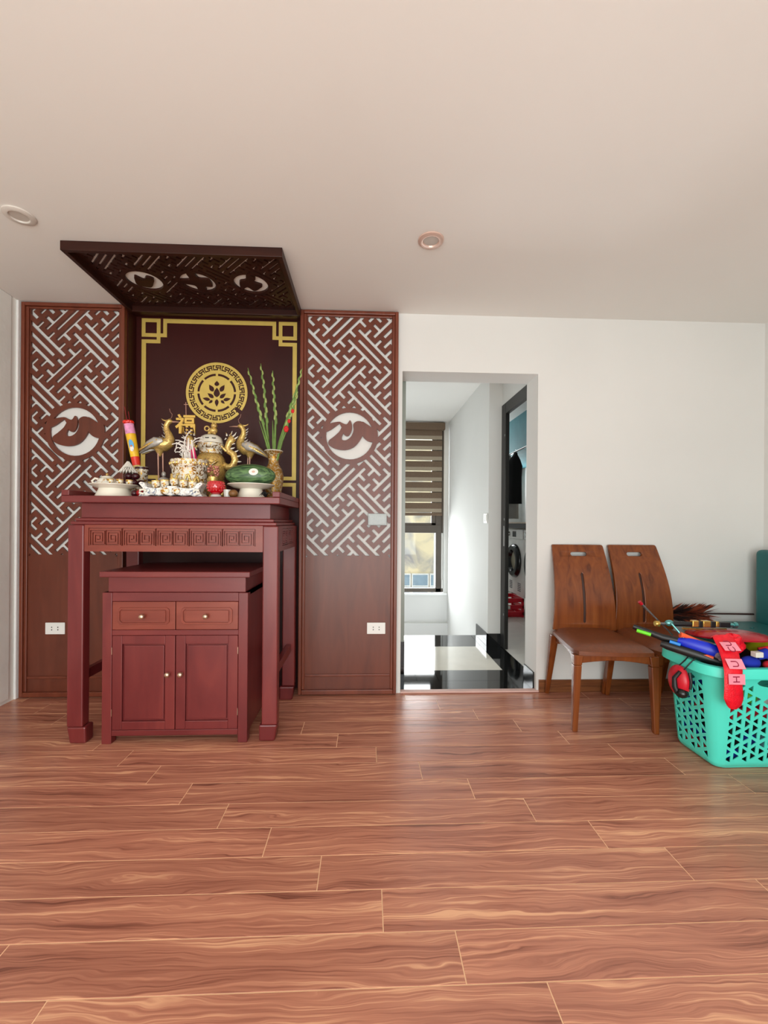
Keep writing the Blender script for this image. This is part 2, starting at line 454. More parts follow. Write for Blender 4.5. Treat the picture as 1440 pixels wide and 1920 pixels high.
    def build(s, name, mat, parent=None, smooth=None, bevel=0.0, seg=2, loc=None, sub=0):
        me = bpy.data.meshes.new(name)
        me.from_pydata([tuple(p) for p in s.v], [], s.f)
        bm = bmesh.new(); bm.from_mesh(me)
        bmesh.ops.recalc_face_normals(bm, faces=bm.faces); bm.to_mesh(me); bm.free()
        if smooth is not None:
            me.shade_smooth(); me.set_sharp_from_angle(angle=radians(smooth))
        me.materials.append(mat)
        o = bpy.data.objects.new(name, me); COL.objects.link(o)
        if parent is not None: o.parent = parent
        if loc: o.location = loc
        if bevel:
            md = o.modifiers.new('bevel', 'BEVEL'); md.width = bevel; md.segments = seg; md.limit_method = 'ANGLE'; md.angle_limit = radians(40)
        if sub:
            md = o.modifiers.new('subdivision', 'SUBSURF'); md.levels = sub; md.render_levels = sub
        return o


def thing(name, label, cat, loc=(0, 0, 0), rz=0.0, group=None):
    o = bpy.data.objects.new(name, None); COL.objects.link(o)
    o.location = loc; o.rotation_euler = (0, 0, rz); o.empty_display_size = 0.05
    o['label'] = label; o['category'] = cat
    if group: o['group'] = group
    return o


def tag(o, label, cat, group=None):
    o['label'] = label; o['category'] = cat
    if group: o['group'] = group
    return o


def struct(o, label, cat=None):
    o['kind'] = 'structure'; o['label'] = label
    o['category'] = cat or 'structure'
    return o


def boxobj(name, mat, b, parent=None, bevel=0.0, **k):
    return MB().box(*b).build(name, mat, parent, bevel=bevel, **k)


def copy_tree(o, parent=None):
    c = o.copy(); COL.objects.link(c); c.parent = parent
    for ch in list(o.children): copy_tree(ch, c)
    return c


def circle(cx, cy, r, n=40, a0=0.0):
    return [(cx + r * cos(a0 + 2 * pi * k / n), cy + r * sin(a0 + 2 * pi * k / n)) for k in range(n)]


def clip(poly, x0, x1, y0, y1):
    def cut(p, ins, inter):
        out = []
        for i in range(len(p)):
            a, b_ = p[i - 1], p[i]
            if ins(b_):
                if not ins(a): out.append(inter(a, b_))
                out.append(b_)
            elif ins(a): out.append(inter(a, b_))
        return out

    def ix(c):
        return lambda a, b_: (c, a[1] + (b_[1] - a[1]) * (c - a[0]) / (b_[0] - a[0]))

    def iy(c):
        return lambda a, b_: (a[0] + (b_[0] - a[0]) * (c - a[1]) / (b_[1] - a[1]), c)
    for ins, it in ((lambda p: p[0] >= x0, ix(x0)), (lambda p: p[0] <= x1, ix(x1)), (lambda p: p[1] >= y0, iy(y0)), (lambda p: p[1] <= y1, iy(y1))):
        poly = cut(poly, ins, it)
        if len(poly) < 3: return None
    return poly


def stroke(pts, w):
    """open polyline -> list of rectangles with square ends"""
    out = []
    for a, b_ in zip(pts, pts[1:]):
        d = Vector((b_[0] - a[0], b_[1] - a[1])); d.normalize(); n = Vector((-d.y, d.x)) * w / 2; e = d * w / 2
        A = Vector(a) - e; B = Vector(b_) + e
        out.append([tuple(A + n), tuple(A - n), tuple(B - n), tuple(B + n)])
    return out


ZC = 2.50          # ceiling height
# ------------------------------------------------------------------ floor: rows of planks
floor = boxobj('floor', SEAM, (-2.2, 2.7, -4.7, 0.0, -0.06, -0.0009))
struct(floor, 'glossy reddish brown laminate plank floor across the room', 'floor')
PW, PL = 0.1366, 1.185
gap = 0.0034
meshes = {}
row = 0
for k in range(-22, 13):
    y0 = -1.756 + PW * k; y1 = min(y0 + PW, 0.018)
    x = 0.25 - PL / 6 * k
    while x > -2.2: x -= PL
    while x < 2.7:
        xa, xb = max(x, -2.2), min(x + PL, 2.7)
        if xb - xa > 0.01:
            key = (round(xb - xa, 4), round(y1 - y0, 4))
            hx, hy = (xb - xa) / 2 - gap / 2, (y1 - y0) / 2 - gap / 2
            if key not in meshes:
                b_ = MB(); c_ = 0.0003
                b_.hexa([(-hx, -hy, -0.0008), (hx, -hy, -0.0008), (hx, hy, -0.0008), (-hx, hy, -0.0008)],
                        [(-hx, -hy, -c_), (hx, -hy, -c_), (hx, hy, -c_), (-hx, hy, -c_)])
                b_.hexa([(-hx, -hy, -c_), (hx, -hy, -c_), (hx, hy, -c_), (-hx, hy, -c_)],
                        [(-hx + c_, -hy + c_, 0), (hx - c_, -hy + c_, 0), (hx - c_, hy - c_, 0), (-hx + c_, hy - c_, 0)])
                o = b_.build('plank', PLANK, floor); meshes[key] = o.data
            else:
                o = bpy.data.objects.new('plank', meshes[key]); COL.objects.link(o); o.parent = floor
            o.location = ((xa + xb) / 2, (y0 + y1) / 2, 0)
        x += PL

# ------------------------------------------------------------------ room shell
NX0, NX1 = -1.553, -0.433           # niche behind the altar
boxobj('plank', PLANK, (-0.558, 0.558, -0.045, 0.045, -0.0016, 0.0), floor, loc=((NX0 + NX1) / 2, 0.0645, 0))
MB().box(NX0 - 0.02, NX1 + 0.02, -0.02, 0.12, -0.06, -0.0018).build('subfloor', SEAM, floor)
b_ = MB()
b_.box(-2.3, NX0, 0, 0.2, -0.06, ZC)
b_.box(NX0, NX1, 0.11, 0.2, -0.06, ZC)
b_.box(NX1, 0.226, 0, 0.2, -0.06, ZC)
b_.box(0.226, 1.135, 0, 0.2, 2.121, ZC)
b_.box(1.135, 2.8, 0, 0.2, -0.06, ZC)
struct(b_.build('wall_far', WALL), 'white painted far wall with a plain doorway opening', 'wall')
struct(boxobj('ceiling', CEIL, (-2.3, 2.8, -4.8, 4.2, ZC, ZC + 0.1)), 'plain off white ceiling over the whole room', 'ceiling')
struct(boxobj('wall_left', WALL_OLD, (-2.3, -2.2, -4.8, 0.0, -0.06, ZC)), 'old white wall at the far left with worn paint', 'wall')
struct(boxobj('trim_1', BEAD, (-2.2, -2.186, -0.05, -0.001, 0.0, ZC - 0.002), bevel=0.004), 'rough white filler strip running down the left corner', 'trim')
struct(boxobj('trim_2', WALL_OLD, (-2.2, -2.192, -0.28, -0.09, 0.02, ZC - 0.002), bevel=0.003), 'slightly raised plaster strip on the old left wall', 'trim')
struct(boxobj('wall_right', WALL, (2.705, 2.8, -4.8, 0.0, -0.06, ZC)), 'white wall at the right edge beside the teal sofa', 'wall')
b_ = MB()
b_.box(-2.3, -1.8, -4.8, -4.7, -0.06, ZC); b_.box(1.6, 2.8, -4.8, -4.7, -0.06, ZC); b_.box(-1.8, 1.6, -4.8, -4.7, 2.36, ZC)
struct(b_.build('wall_near', WALL), 'white wall behind the viewer with a wide balcony opening', 'wall')
struct(boxobj('balcony_floor', plain('balcony_concrete', (180, 178, 172), 0.9), (-4, 4, -7.5, -4.7, -0.1, -0.02)), 'pale concrete balcony floor outside the opening', 'floor')
struct(boxobj('baseboard_far', BASEB, (1.15, 2.7, -0.013, -0.0005, 0.0005, 0.082), bevel=0.003), 'dark wooden baseboard under the white wall', 'baseboard')
struct(MB().box(0.226, 1.15, -0.012, 0.03, 0.0005, 0.012).build('trim_3', PINK, bevel=0.003), 'pale pink threshold edging of the doorway', 'trim')
struct(boxobj('trim_4', GREYGLOSS, (0.10, 0.268, 0.202, 0.30, 0.28, ZC - 0.001)), 'narrow glossy grey green post just inside the doorway', 'trim')
struct(boxobj('trim_5', GRANITE, (0.10, 0.270, 0.201, 0.30, 0.0005, 0.28)), 'black granite foot of the grey post in the doorway', 'trim')

# stair landing with granite and marble slabs
land = boxobj('floor_landing', GRANITE, (0.0, 1.235, 0.03, 1.42, -0.06, -0.0105))
struct(land, 'polished black granite landing with a white marble inlay', 'floor')
slabs = [(0.228, 1.235, 0.032, 0.204, GRANITE), (0.228, 0.361, 0.206, 1.42, GRANITE), (0.363, 0.516, 0.206, 1.42, GRANITE),
         (0.518, 1.044, 0.206, 0.418, GRANITE), (0.518, 1.044, 0.42, 1.034, MARBLE), (0.518, 1.044, 1.036, 1.42, GRANITE), (1.046, 1.235, 0.206, 1.42, GRANITE)]
for x0, x1, y0, y1, m_ in slabs:
    o = boxobj('slab', m_, (x0, x1, y0, y1, -0.010, 0.0), land)
    if m_ is MARBLE: o['label'] = 'white marble inlay slab'
# stairwell
b_ = MB(); b_.box(1.11, 1.265, 1.045, 4.2, -1.7, ZC)
struct(b_.build('wall_stair_right', WALL), 'white stairwell wall beyond the doorway', 'wall')
WX0, WX1, WZ0, WZ1 = -0.35, 1.055, 0.165, 2.485
b_ = MB()
b_.box(-1.2, 1.11, 3.0, 3.18, -1.7, WZ0 - 0.03); b_.box(-1.2, WX0, 3.0, 3.18, WZ0 - 0.03, ZC); b_.box(WX1, 1.11, 3.0, 3.18, WZ0 - 0.03, ZC)
b_.box(WX0, WX1, 3.0, 3.18, WZ1, ZC); b_.box(-1.2, 1.11, 2.94, 3.0, -1.7, -0.245)
struct(b_.build('wall_stair_far', WALL), 'white wall under the stairwell window', 'wall')
struct(boxobj('wall_stair_left', WALL, (-1.3, -1.2, 0.2, 3.2, -1.7, ZC)), 'white left wall of the stairwell', 'wall')
struct(boxobj('floor_stairwell', TILEW, (-1.2, 1.11, 1.42, 3.0, -1.75, -1.7)), 'lower floor of the stairwell', 'floor')
struct(boxobj('window_sill_1', BEAD, (WX0, 1.10, 2.96, 3.0, WZ0 - 0.03, WZ0 - 0.002), bevel=0.004), 'white sill under the stairwell window', 'sill')
# granite skirtings
b_ = MB(); b_.box(1.098, 1.1095, 1.033, 1.42, 0.0005, 0.115); b_.box(1.098, 1.224, 1.033, 1.0445, 0.0005, 0.115)
struct(b_.build('baseboard_stair', GRANITE, bevel=0.001), 'black granite skirting around the stair corner', 'baseboard')
struct(boxobj('baseboard_doorway', GRANITE, (1.124, 1.1345, 0.03, 0.2, 0.0005, 0.12), bevel=0.001), 'black granite skirting inside the doorway reveal', 'baseboard')

# stairwell window
win = thing('window_1', 'dark brown aluminium stairwell window beyond the doorway', 'window', (0, 3.06, 0)); win['kind'] = 'structure'
fr = MB()
fr.box(WX0, WX1, -0.03, 0.03, WZ0, WZ0 + 0.055); fr.box(WX0, WX1, -0.03, 0.03, WZ1 - 0.05, WZ1)
fr.box(WX0, WX0 + 0.05, -0.03, 0.03, WZ0, WZ1); fr.box(0.95, 1.03, -0.03, 0.03, WZ0, WZ1); fr.box(0.28, 0.33, -0.03, 0.03, WZ0, WZ1)
fr.box(WX0, 1.03, -0.032, 0.032, 0.985, 1.095)
fr.box(1.03, WX1, -0.03, 0.03, 0.985, WZ1)
fr.build('window_frame', ALU, win, bevel=0.004)
sash = MB()
sash.box(0.33, 0.95, -0.02, 0.02, 1.095, 1.125); sash.box(0.89, 0.95, -0.02, 0.02, 1.095, 2.44); sash.box(0.33, 0.38, -0.02, 0.02, 1.095, 2.44)
sash.build('sash', ALU, win, bevel=0.003)
for (xa, xb, za, zb) in ((0.33, 0.95, WZ0 + 0.055, 0.985), (0.38, 0.89, 1.125, 2.43), (WX0 + 0.05, 0.28, WZ0 + 0.055, 0.985), (WX0 + 0.05, 0.28, 1.095, 2.43)):
    boxobj('pane', GLASS, (xa, xb, -0.003, 0.003, za, zb), win)
boxobj('jamb_strip', PLASTW, (1.031, WX1 - 0.001, -0.02, 0.03, WZ0 + 0.056, 0.984), win)
boxobj('handle', PLASTW, (1.032, 1.05, -0.05, -0.03, 0.22, 0.34), win, bevel=0.004)
# zebra blind
bl = thing('zebra_blind', 'brown zebra blind half lowered over the stairwell window', 'blind', (0, 2.95, 0))
boxobj('cassette', BLINDD, (-0.33, 1.05, -0.05, 0.03, 2.39, 2.485), bl, bevel=0.006)
zt = 2.39
for k in range(8):
    boxobj('slat', BLINDD, (-0.31, 1.015, -0.008, -0.006, zt - 0.078, zt - 0.0), bl)
    boxobj('sheer_band', BLINDL, (-0.31, 1.015, -0.008, -0.006, zt - 0.128, zt - 0.078), bl)
    zt -= 0.142
boxobj('bottom_bar', BLINDD, (-0.31, 1.02, -0.02, 0.0, 1.222, 1.262), bl, bevel=0.006)
MB().sweep([(1.03, -0.03, 2.39), (1.03, -0.03, 1.0)], 0.004, 6).build('pull_cord', ALU, bl)

# neighbour's weathered wall outside the stair window
nb = thing('neighbour_building', 'weathered yellowish neighbouring wall seen through the stairwell window', 'building', (0, 7.0, -3))
boxobj('wall', SHRUB, (-5, 6, 0, 0.3, 0, 7), nb)
PANEB = plain('dull_blue_pane', (130, 150, 160), 0.2)
for i in range(-3, 9):
    w_ = boxobj('window', WHITEP, (0.2 + i * 0.42, 0.6 + i * 0.42, -0.05, 0.0, 2.35, 2.95), nb)
    boxobj('pane', PANEB, (0.23 + i * 0.42, 0.57 + i * 0.42, -0.06, -0.05, 2.68, 2.92), w_)
    boxobj('pane', PANEB, (0.23 + i * 0.42, 0.57 + i * 0.42, -0.06, -0.05, 2.38, 2.64), w_)

# laundry room through the side door
lf = boxobj('floor_laundry', SEAM, (1.235, 2.8, 0.2, 4.1, -0.06, -0.0105)); struct(lf, 'white tiled laundry floor', 'floor')
for i in range(3):
    for j in range(7):
        x0 = 1.237 + i * 0.5; y0 = 0.45 + j * 0.6 - 0.25
        boxobj('tile', TILEW, (x0, min(x0 + 0.497, 2.8), max(y0, 0.2), min(y0 + 0.597, 4.1), -0.010, 0.0), lf)
struct(boxobj('wall_laundry_right', GREYW, (2.56, 2.7, 0.2, 4.2, -0.06, ZC)), 'grey wall behind the washing machines', 'wall')
struct(boxobj('wall_laundry_far', GREYW, (1.265, 2.7, 4.1, 4.2, -0.06, ZC)), 'grey far wall of the laundry', 'wall')
struct(boxobj('wall_laundry_beam', TEAL, (1.92, 2.56, 0.3, 4.1, 2.03, ZC)), 'teal painted bulkhead above the hanging clothes', 'wall')
b_ = MB(); b_.box(1.235, 1.30, 0.2, 0.28, -0.06, ZC); b_.box(1.235, 1.265, 0.28, 1.045, 2.2, ZC)
struct(b_.build('wall_stair_door', WALL), 'white wall around the black laundry door frame', 'wall')
dr = thing('door_1', 'black aluminium frame of the laundry door', 'door', (0, 0, 0)); dr['kind'] = 'structure'
b_ = MB(); b_.box(1.225, 1.262, 0.935, 1.044, 0.001, 2.199); b_.box(1.225, 1.262, 0.281, 0.34, 0.001, 2.199); b_.box(1.225, 1.262, 0.34, 0.935, 2.10, 2.199)
b_.build('door_frame', BLACKFR, dr, bevel=0.004)
boxobj('lock_plate', CHROME, (1.2225, 1.2245, 0.945, 0.965, 0.92, 1.10), dr)
for z_ in (0.3, 1.15, 1.9): boxobj('hinge', CHROME, (1.2225, 1.2245, 0.942, 0.952, z_, z_ + 0.02), dr)


def washer(y0, label):
    t = thing('washing_machine', label, 'washer', (1.9, y0 + 0.3, 0.22), 0, 'washing machines in the laundry')
    boxobj('body', APPL, (0.0, 0.58, -0.298, 0.298, 0, 0.84), t, bevel=0.012)
    boxobj('control_panel', APPL, (-0.012, -0.0005, -0.29, 0.29, 0.71, 0.83), t, bevel=0.004)
    boxobj('display', APPB, (-0.0165, -0.0125, -0.06, 0.06, 0.735, 0.805), t)
    MB().lathe([(0.03, 0), (0.03, -0.02), (0.024, -0.03)], (-0.0125, 0.18, 0.77), 20, 'x').build('dial', CHROME, t, 40)
    d = MB().lathe([(0.12, 0), (0.14, -0.05), (0.19, -0.05), (0.21, -0.03), (0.215, 0.0)], (-0.001, 0, 0.43), 40, 'x', False).build('door', APPB, t, 40)
    MB().lathe([(0.0, -0.02), (0.08, -0.022), (0.125, -0.004)], (-0.002, 0, 0.43), 32, 'x', False).build('door_glass', DGLASS, d, 60)
    for y_ in (-0.2, 0.1):
        v = MB()
        for k in range(5): v.box(-0.003, 0, y_, y_ + 0.1, 0.06 + k * 0.022, 0.072 + k * 0.022)
        v.build('vent', GREYP, t)
    for sx in (0.05, 0.5):
        for sy in (-0.25, 0.25): boxobj('foot', APPB, (sx, sx + 0.05, sy - 0.025, sy + 0.025, -0.218, -0.001), t)
    return t


washer(2.26, 'white front loading washing machine fully seen through the laundry door')
washer(1.64, 'second washing machine cut off by the doorway jamb')
sh = thing('laundry_shelf', 'wood topped shelf with dark edge above the washing machines', 'shelf', (1.86, 2.2, 1.065))
boxobj('board', SHELFW, (0, 0.69, -1.2, 1.2, 0.035, 0.075), sh)
boxobj('edge_rail', BLACKFR, (-0.01, 0.0, -1.2, 1.2, -0.0, 0.06), sh)
cr = thing('plastic_crate', 'red plastic crate on the laundry floor', 'crate', (1.74, 2.40, 0))
b_ = MB(); b_.box(-0.13, 0.13, -0.17, 0.17, 0.0, 0.02)
for z_ in (0.02, 0.10, 0.18):
    b_.box(-0.15, -0.13, -0.19, 0.19, z_, z_ + 0.045); b_.box(0.13, 0.15, -0.19, 0.19, z_, z_ + 0.045)
    b_.box(-0.13, 0.13, -0.19, -0.17, z_, z_ + 0.045); b_.box(-0.13, 0.13, 0.17, 0.19, z_, z_ + 0.045)
for sx in (-0.15, 0.12):
    for sy in (-0.19, 0.16): b_.box(sx, sx + 0.03, sy, sy + 0.03, 0, 0.225)
b_.build('crate_body', REDP, cr, bevel=0.003)
boxobj('sticker', WHITEP, (-0.08, -0.02, -0.1915, -0.1905, 0.1, 0.14), cr)
rail = tag(MB().sweep([(1.8, 0.4, 2.0), (1.8, 4.09, 2.0)], 0.012, 8).build('clothes_rail', CHROME), 'thin metal rail carrying the hanging clothes', 'rail')


def shirt(y0, hgt, m_, label, w_=0.2, z0=1.985):
    t = thing('hanging_shirt', label, 'clothes', (1.8, y0, z0))
    b2 = MB()
    prof = [(0.03, 0.0), (0.05, -0.03), (0.13, -0.08), (0.19, -0.16), (0.17, -0.3), (0.18, -hgt)]
    rows = []
    for r, z_ in prof:
        ring = []
        for k in range(20):
            a = 2 * pi * k / 20
            rr = 1 + 0.12 * sin(5 * a)
            ring.append((r * w_ / 0.2 * cos(a) * rr, 0.045 * sin(a) * rr, z_))
        rows.append(ring)
    vs_ = [p for rg in rows for p in rg]
    fs_ = [(i * 20 + k, i * 20 + (k + 1) % 20, (i + 1) * 20 + (k + 1) % 20, (i + 1) * 20 + k) for i in range(len(prof) - 1) for k in range(20)]
    b2.add(vs_, fs_).build('shirt_cloth', m_, t, 60)
    MB().sweep([(0, 0, -0.01), (0, 0, 0.02), (0.015, 0, 0.035), (0, 0, 0.04)], 0.004, 6).build('hook', CHROME, t)


shirt(2.30, 0.62, BLACKC, 'black shirt hanging above the washing machines', 0.095)
shirt(2.55, 0.80, GREYC, 'long grey shirt hanging behind the black one', 0.15)
b_ = thing('light_switch', 'white double switch on the stairwell wall', 'switch', (1.108, 1.12, 1.17))
boxobj('plate', PLASTW, (-0.008, 0.0, -0.055, 0.055, -0.045, 0.045), b_, bevel=0.003)
for sy in (-0.024, 0.024): boxobj('rocker', PLASTW, (-0.012, -0.0085, sy - 0.016, sy + 0.016, -0.03, 0.03), b_, bevel=0.002)


# ------------------------------------------------------------------ fretwork panels
def fret(cx, cz, g, x0, x1, z0, z1, h=0.21):
    """diagonal key-fret holes: groups of three bars with teeth, alternating direction"""
    P = 5 * sqrt(2) * g
    out = []
    q = 1 / sqrt(2)

    def rect(o, flip, u0, u1, v0, v1):
        pts = []
        for u, v in ((u0, v0), (u1, v0), (u1, v1), (u0, v1)):
            if flip: u, v = -v, u
            # u along (1,-1), v along (1,1)
            pts.append((o[0] + g * q * (u + v), o[1] + g * q * (v - u)))
        p = clip(pts, x0, x1, z0, z1)
        if p:
            ar = abs(sum(p[i][0] * p[(i + 1) % len(p)][1] - p[(i + 1) % len(p)][0] * p[i][1] for i in range(len(p)))) / 2
            if ar > 2e-6: out.append(p)
    for i in range(-6, 7):
        for j in range(-8, 9):
            for flip in (False, True):
                o = (cx + i * P + (P / 2 if flip else 0), cz + j * P + (P / 2 if flip else 0))
                if o[0] < x0 - P or o[0] > x1 + P or o[1] < z0 - P or o[1] > z1 + P: continue
                rect(o, flip, -2 - h, 2 + h, -h, h)
                for s in (1, -1):
                    a, c = sorted((s - h, s + h))
                    rect(o, flip, -3 - h, 3 + h, a, c)
                    for k in (-2, 0, 2):
                        a, c = sorted((s * (1 + h * 0.5), s * (2 + h)))
                        rect(o, flip, k - h, k + h, a, c)
    return out


def smooth_poly(pts, n=4):
    """closed Catmull-Rom"""
    out = []
    m = len(pts)
    for i in range(m):
        p0, p1, p2, p3 = [Vector(pts[(i + d) % m]) for d in (-1, 0, 1, 2)]
        for k in range(n):
            t = k / n
            out.append(tuple(0.5 * ((2 * p1) + (p2 - p0) * t + (2 * p0 - 5 * p1 + 4 * p2 - p3) * t * t + (3 * p1 - p0 - 3 * p2 + p3) * t ** 3)))
    return out


def glyph(cx, cz, r):
    s = r / 172.0
    sh_ = [
        [(266, 978), (284, 930), (328, 908), (388, 901), (352, 934), (312, 962)],
        [(380, 902), (430, 918), (455, 888), (470, 920), (466, 968), (442, 1002), (414, 990), (404, 955)],
        [(400, 938), (412, 970), (398, 1008), (402, 1030), (432, 1030), (464, 1004), (482, 960), (480, 915), (512, 893), (552, 905), (556, 960), (535, 1020), (488, 1078), (425, 1102), (352, 1094), (306, 1066), (306, 1036), (340, 1008), (378, 972)],
        [(540, 900), (575, 912), (625, 950), (650, 1000), (622, 1040), (588, 1036), (556, 1012), (540, 975)],
    ]
    return [smooth_poly([(cx + (x - 455) * s, cz - (y - 1000) * s) for x, y in p]) for p in sh_]


def fret_panel(x0, label):
    W, Z0, Z1 = 0.635, 0.006, 2.494
    t = thing('fretwork_panel', label, 'panel', (x0, 0, 0), 0, 'fretwork panels beside the altar')
    lx0, lx1, lz0, lz1 = 0.047, 0.592, 0.904, 2.462
    pieces = [([(0.02, 0.02), (W - 0.02, 0.02), (W - 0.02, 2.48), (0.02, 2.48)], True)]
    for p in fret(0.449, 2.24, 0.0474, lx0, lx1, lz0, lz1): pieces.append((p, False))
    mx, mz = 0.322, 1.686
    pieces.append((circle(mx, mz, 0.184), True)); pieces.append((circle(mx, mz, 0.154), False))
    for g_ in glyph(mx, mz, 0.156): pieces.append((g_, True))
    for hx in (lx0 + 0.0, lx1 - 0.006): pieces.append((circle(hx, 0.898, 0.005, 10), False))
    MB().plate(pieces, lambda u, v, w: (u, -0.0165 + 0.0125 * w, v)).build('lattice_board', PANEL, t)
    for nm, bx in (('stile', (0.0, 0.021, -0.036, -0.0005, Z0, Z1)), ('stile', (W - 0.021, W, -0.036, -0.0005, Z0, Z1)),
                   ('rail', (0.021, W - 0.021, -0.036, -0.0005, Z1 - 0.022, Z1)), ('rail', (0.021, W - 0.021, -0.035, -0.0005, Z0, Z0 + 0.03)),
                   ('moulding', (0.021, 0.040, -0.026, -0.017, Z0 + 0.03, Z1 - 0.022)), ('moulding', (W - 0.040, W - 0.021, -0.026, -0.017, Z0 + 0.03, Z1 - 0.022)),
                   ('moulding', (0.040, W - 0.040, -0.024, -0.017, 0.118, 0.134)), ('moulding', (0.040, W - 0.040, -0.024, -0.017, Z1 - 0.036, Z1 - 0.022))):
        boxobj(nm, FRAMEB, bx, t, bevel=0.004)
    return t


fret_panel(-2.181, 'tall brown fretwork panel between the left wall and the altar')
fret_panel(-0.439, 'tall brown fretwork panel between the altar and the doorway')


def socket(x, z, label):
    t = thing('wall_socket', label, 'socket', (x, -0.017, z), 0, 'wall sockets on the fretwork panels')
    boxobj('plate', PLASTW, (-0.06, 0.06, -0.008, 0.0, -0.037, 0.037), t, bevel=0.003)
    for sx in (-0.019, 0.019):
        for sz in (-0.008, 0.008):
            MB().lathe([(0.0, -0.0015), (0.0035, -0.0015), (0.0035, 0.0)], (sx, -0.008, sz), 10, 'y').build('socket_hole', PLASTD, t)


socket(-1.968, 0.437, 'white double socket on the left fretwork panel')
socket(0.064, 0.432, 'white double socket on the fretwork panel by the doorway')
t = thing('switch_plate', 'silvery blank switch plate on the right fretwork lattice', 'switch', (0.067, -0.017, 1.142))
boxobj('plate', SILVER, (-0.061, 0.061, -0.010, 0.0, -0.038, 0.038), t, bevel=0.003)
boxobj('cover', SILVER, (-0.052, 0.052, -0.0125, -0.0105, -0.031, 0.031), t, bevel=0.001)

# altar back panel with gold border and lotus medallion
bp = thing('altar_back_panel', 'deep maroon back panel with gold border and lotus medallion behind the altar', 'panel', ((NX0 + NX1) / 2, 0.095, 0))
hw = (NX1 - NX0) / 2
boxobj('board', DARKP, (-hw + 0.001, hw - 0.001, 0, 0.014, 0.003, ZC - 0.003), bp)
GX = 0.512; GZ0, GZ1 = 1.262, 2.468; gw = 0.032
pl = []
a_, b2_ = 0.105, 0.085     # corner square and offset
for sx in (1, -1):
    for sz in (1, -1):
        def mp(x, z, sx=sx, sz=sz): return (sx * (x - GX), z if sz > 0 else GZ0 + GZ1 - z)
        def rc(x0, x1, z0, z1, f=mp): return [f(x0, z0), f(x1, z0), f(x1, z1), f(x0, z1)]
        e = 0.122; w2 = 0.024
        for r_ in ((0, e, GZ1 - w2, GZ1), (0, w2, GZ1 - e, GZ1), (e - w2, e, GZ1 - e - 0.04, GZ1), (0, e + 0.042, GZ1 - e, GZ1 - e + w2),
                   (e + 0.018, e + 0.042, GZ1 - e, GZ1), (0, e, GZ1 - e - 0.042, GZ1 - e - 0.018)):
            pl.append((rc(*r_), True))
pl.append(([(-GX + 0.14, GZ1 - gw + 0.004), (GX - 0.14, GZ1 - gw + 0.004), (GX - 0.14, GZ1), (-GX + 0.14, GZ1)], True))
pl.append(([(-GX + 0.14, GZ0), (GX - 0.14, GZ0), (GX - 0.14, GZ0 + gw - 0.004), (-GX + 0.14, GZ0 + gw - 0.004)], True))
for sx in (-1, 1):
    xs = sorted((sx * GX, sx * (GX - gw + 0.004)))
    pl.append(([(xs[0], GZ0 + 0.14), (xs[1], GZ0 + 0.14), (xs[1], GZ1 - 0.14), (xs[0], GZ1 - 0.14)], True))
MB().plate(pl, lambda u, v, w: (u, -0.004 + 0.0035 * w, v)).build('gold_border', GOLD, bp)
mz, mxx, R = 1.982, -0.018, 0.203
pl = [(circle(mxx, mz, R, 72), True)]


def pol(r, a): return (mxx + r * cos(a), mz + r * sin(a))


def arc(r0, r1, a0, a1, n=5):
    return [pol(r1, a0 + (a1 - a0) * k / n) for k in range(n + 1)] + [pol(r0, a1 - (a1 - a0) * k / n) for k in range(n + 1)]


NK = 18
for k in range(NK):
    a0 = 2 * pi * k / NK; da = 2 * pi / NK
    for (ra, rb, f0, f1) in ((0.177, 0.185, 0.04, 0.64), (0.151, 0.185, 0.04, 0.15), (0.151, 0.159, 0.36, 0.96), (0.151, 0.185, 0.85, 0.96),
                             (0.164, 0.172, 0.15, 0.64), (0.164, 0.185, 0.53, 0.64), (0.151, 0.172, 0.36, 0.47), (0.177, 0.185, 0.74, 0.96)):
        pl.append((arc(ra, rb, a0 + da * f0, a0 + da * f1, 4), False))
for k in range(8):
    a0 = 2 * pi * k / 8 + 0.06
    pl.append((arc(0.113, 0.128, a0, a0 + 2 * pi / 8 - 0.12, 8), False))


def petal(cx, cz, ln, wd, ang):
    """pointed petal from (cx,cz), direction ang"""
    out = []
    for k in range(9):
        t_ = k / 8; out.append((t_ * ln, wd * sin(pi * t_ ** 0.8) * (1 - 0.25 * t_)))
    for k in range(7, 0, -1):
        t_ = k / 8; out.append((t_ * ln, -wd * sin(pi * t_ ** 0.8) * (1 - 0.25 * t_)))
    return [(mxx + cx + u * cos(ang) - v * sin(ang), mz + cz + u * sin(ang) + v * cos(ang)) for u, v in out]


for (cx, cz, ln, wd, dg) in ((0, -0.03, 0.066, 0.018, 90), (0, 0.044, 0.036, 0.014, 90), (-0.022, 0.008, 0.055, 0.013, 122), (0.022, 0.008, 0.055, 0.013, 58),
                             (-0.030, 0.012, 0.032, 0.006, 100), (0.030, 0.012, 0.032, 0.006, 80),
                             (-0.020, -0.035, 0.052, 0.011, 142), (0.020, -0.035, 0.052, 0.011, 38), (-0.043, -0.048, 0.052, 0.010, 168), (0.043, -0.048, 0.052, 0.010, 12),
                             (-0.028, -0.050, 0.034, 0.008, 222), (0.028, -0.050, 0.034, 0.008, 318), (0, -0.042, 0.052, 0.011, 270)):
    pl.append((petal(cx, cz, ln, wd * 1.3, radians(dg)), False))
pl.append((arc(0.158, 0.215, radians(-43), radians(-35), 4), False))
MB().plate(pl, lambda u, v, w: (u, -0.004 + 0.0035 * w, v)).build('lotus_medallion', GOLD, bp)

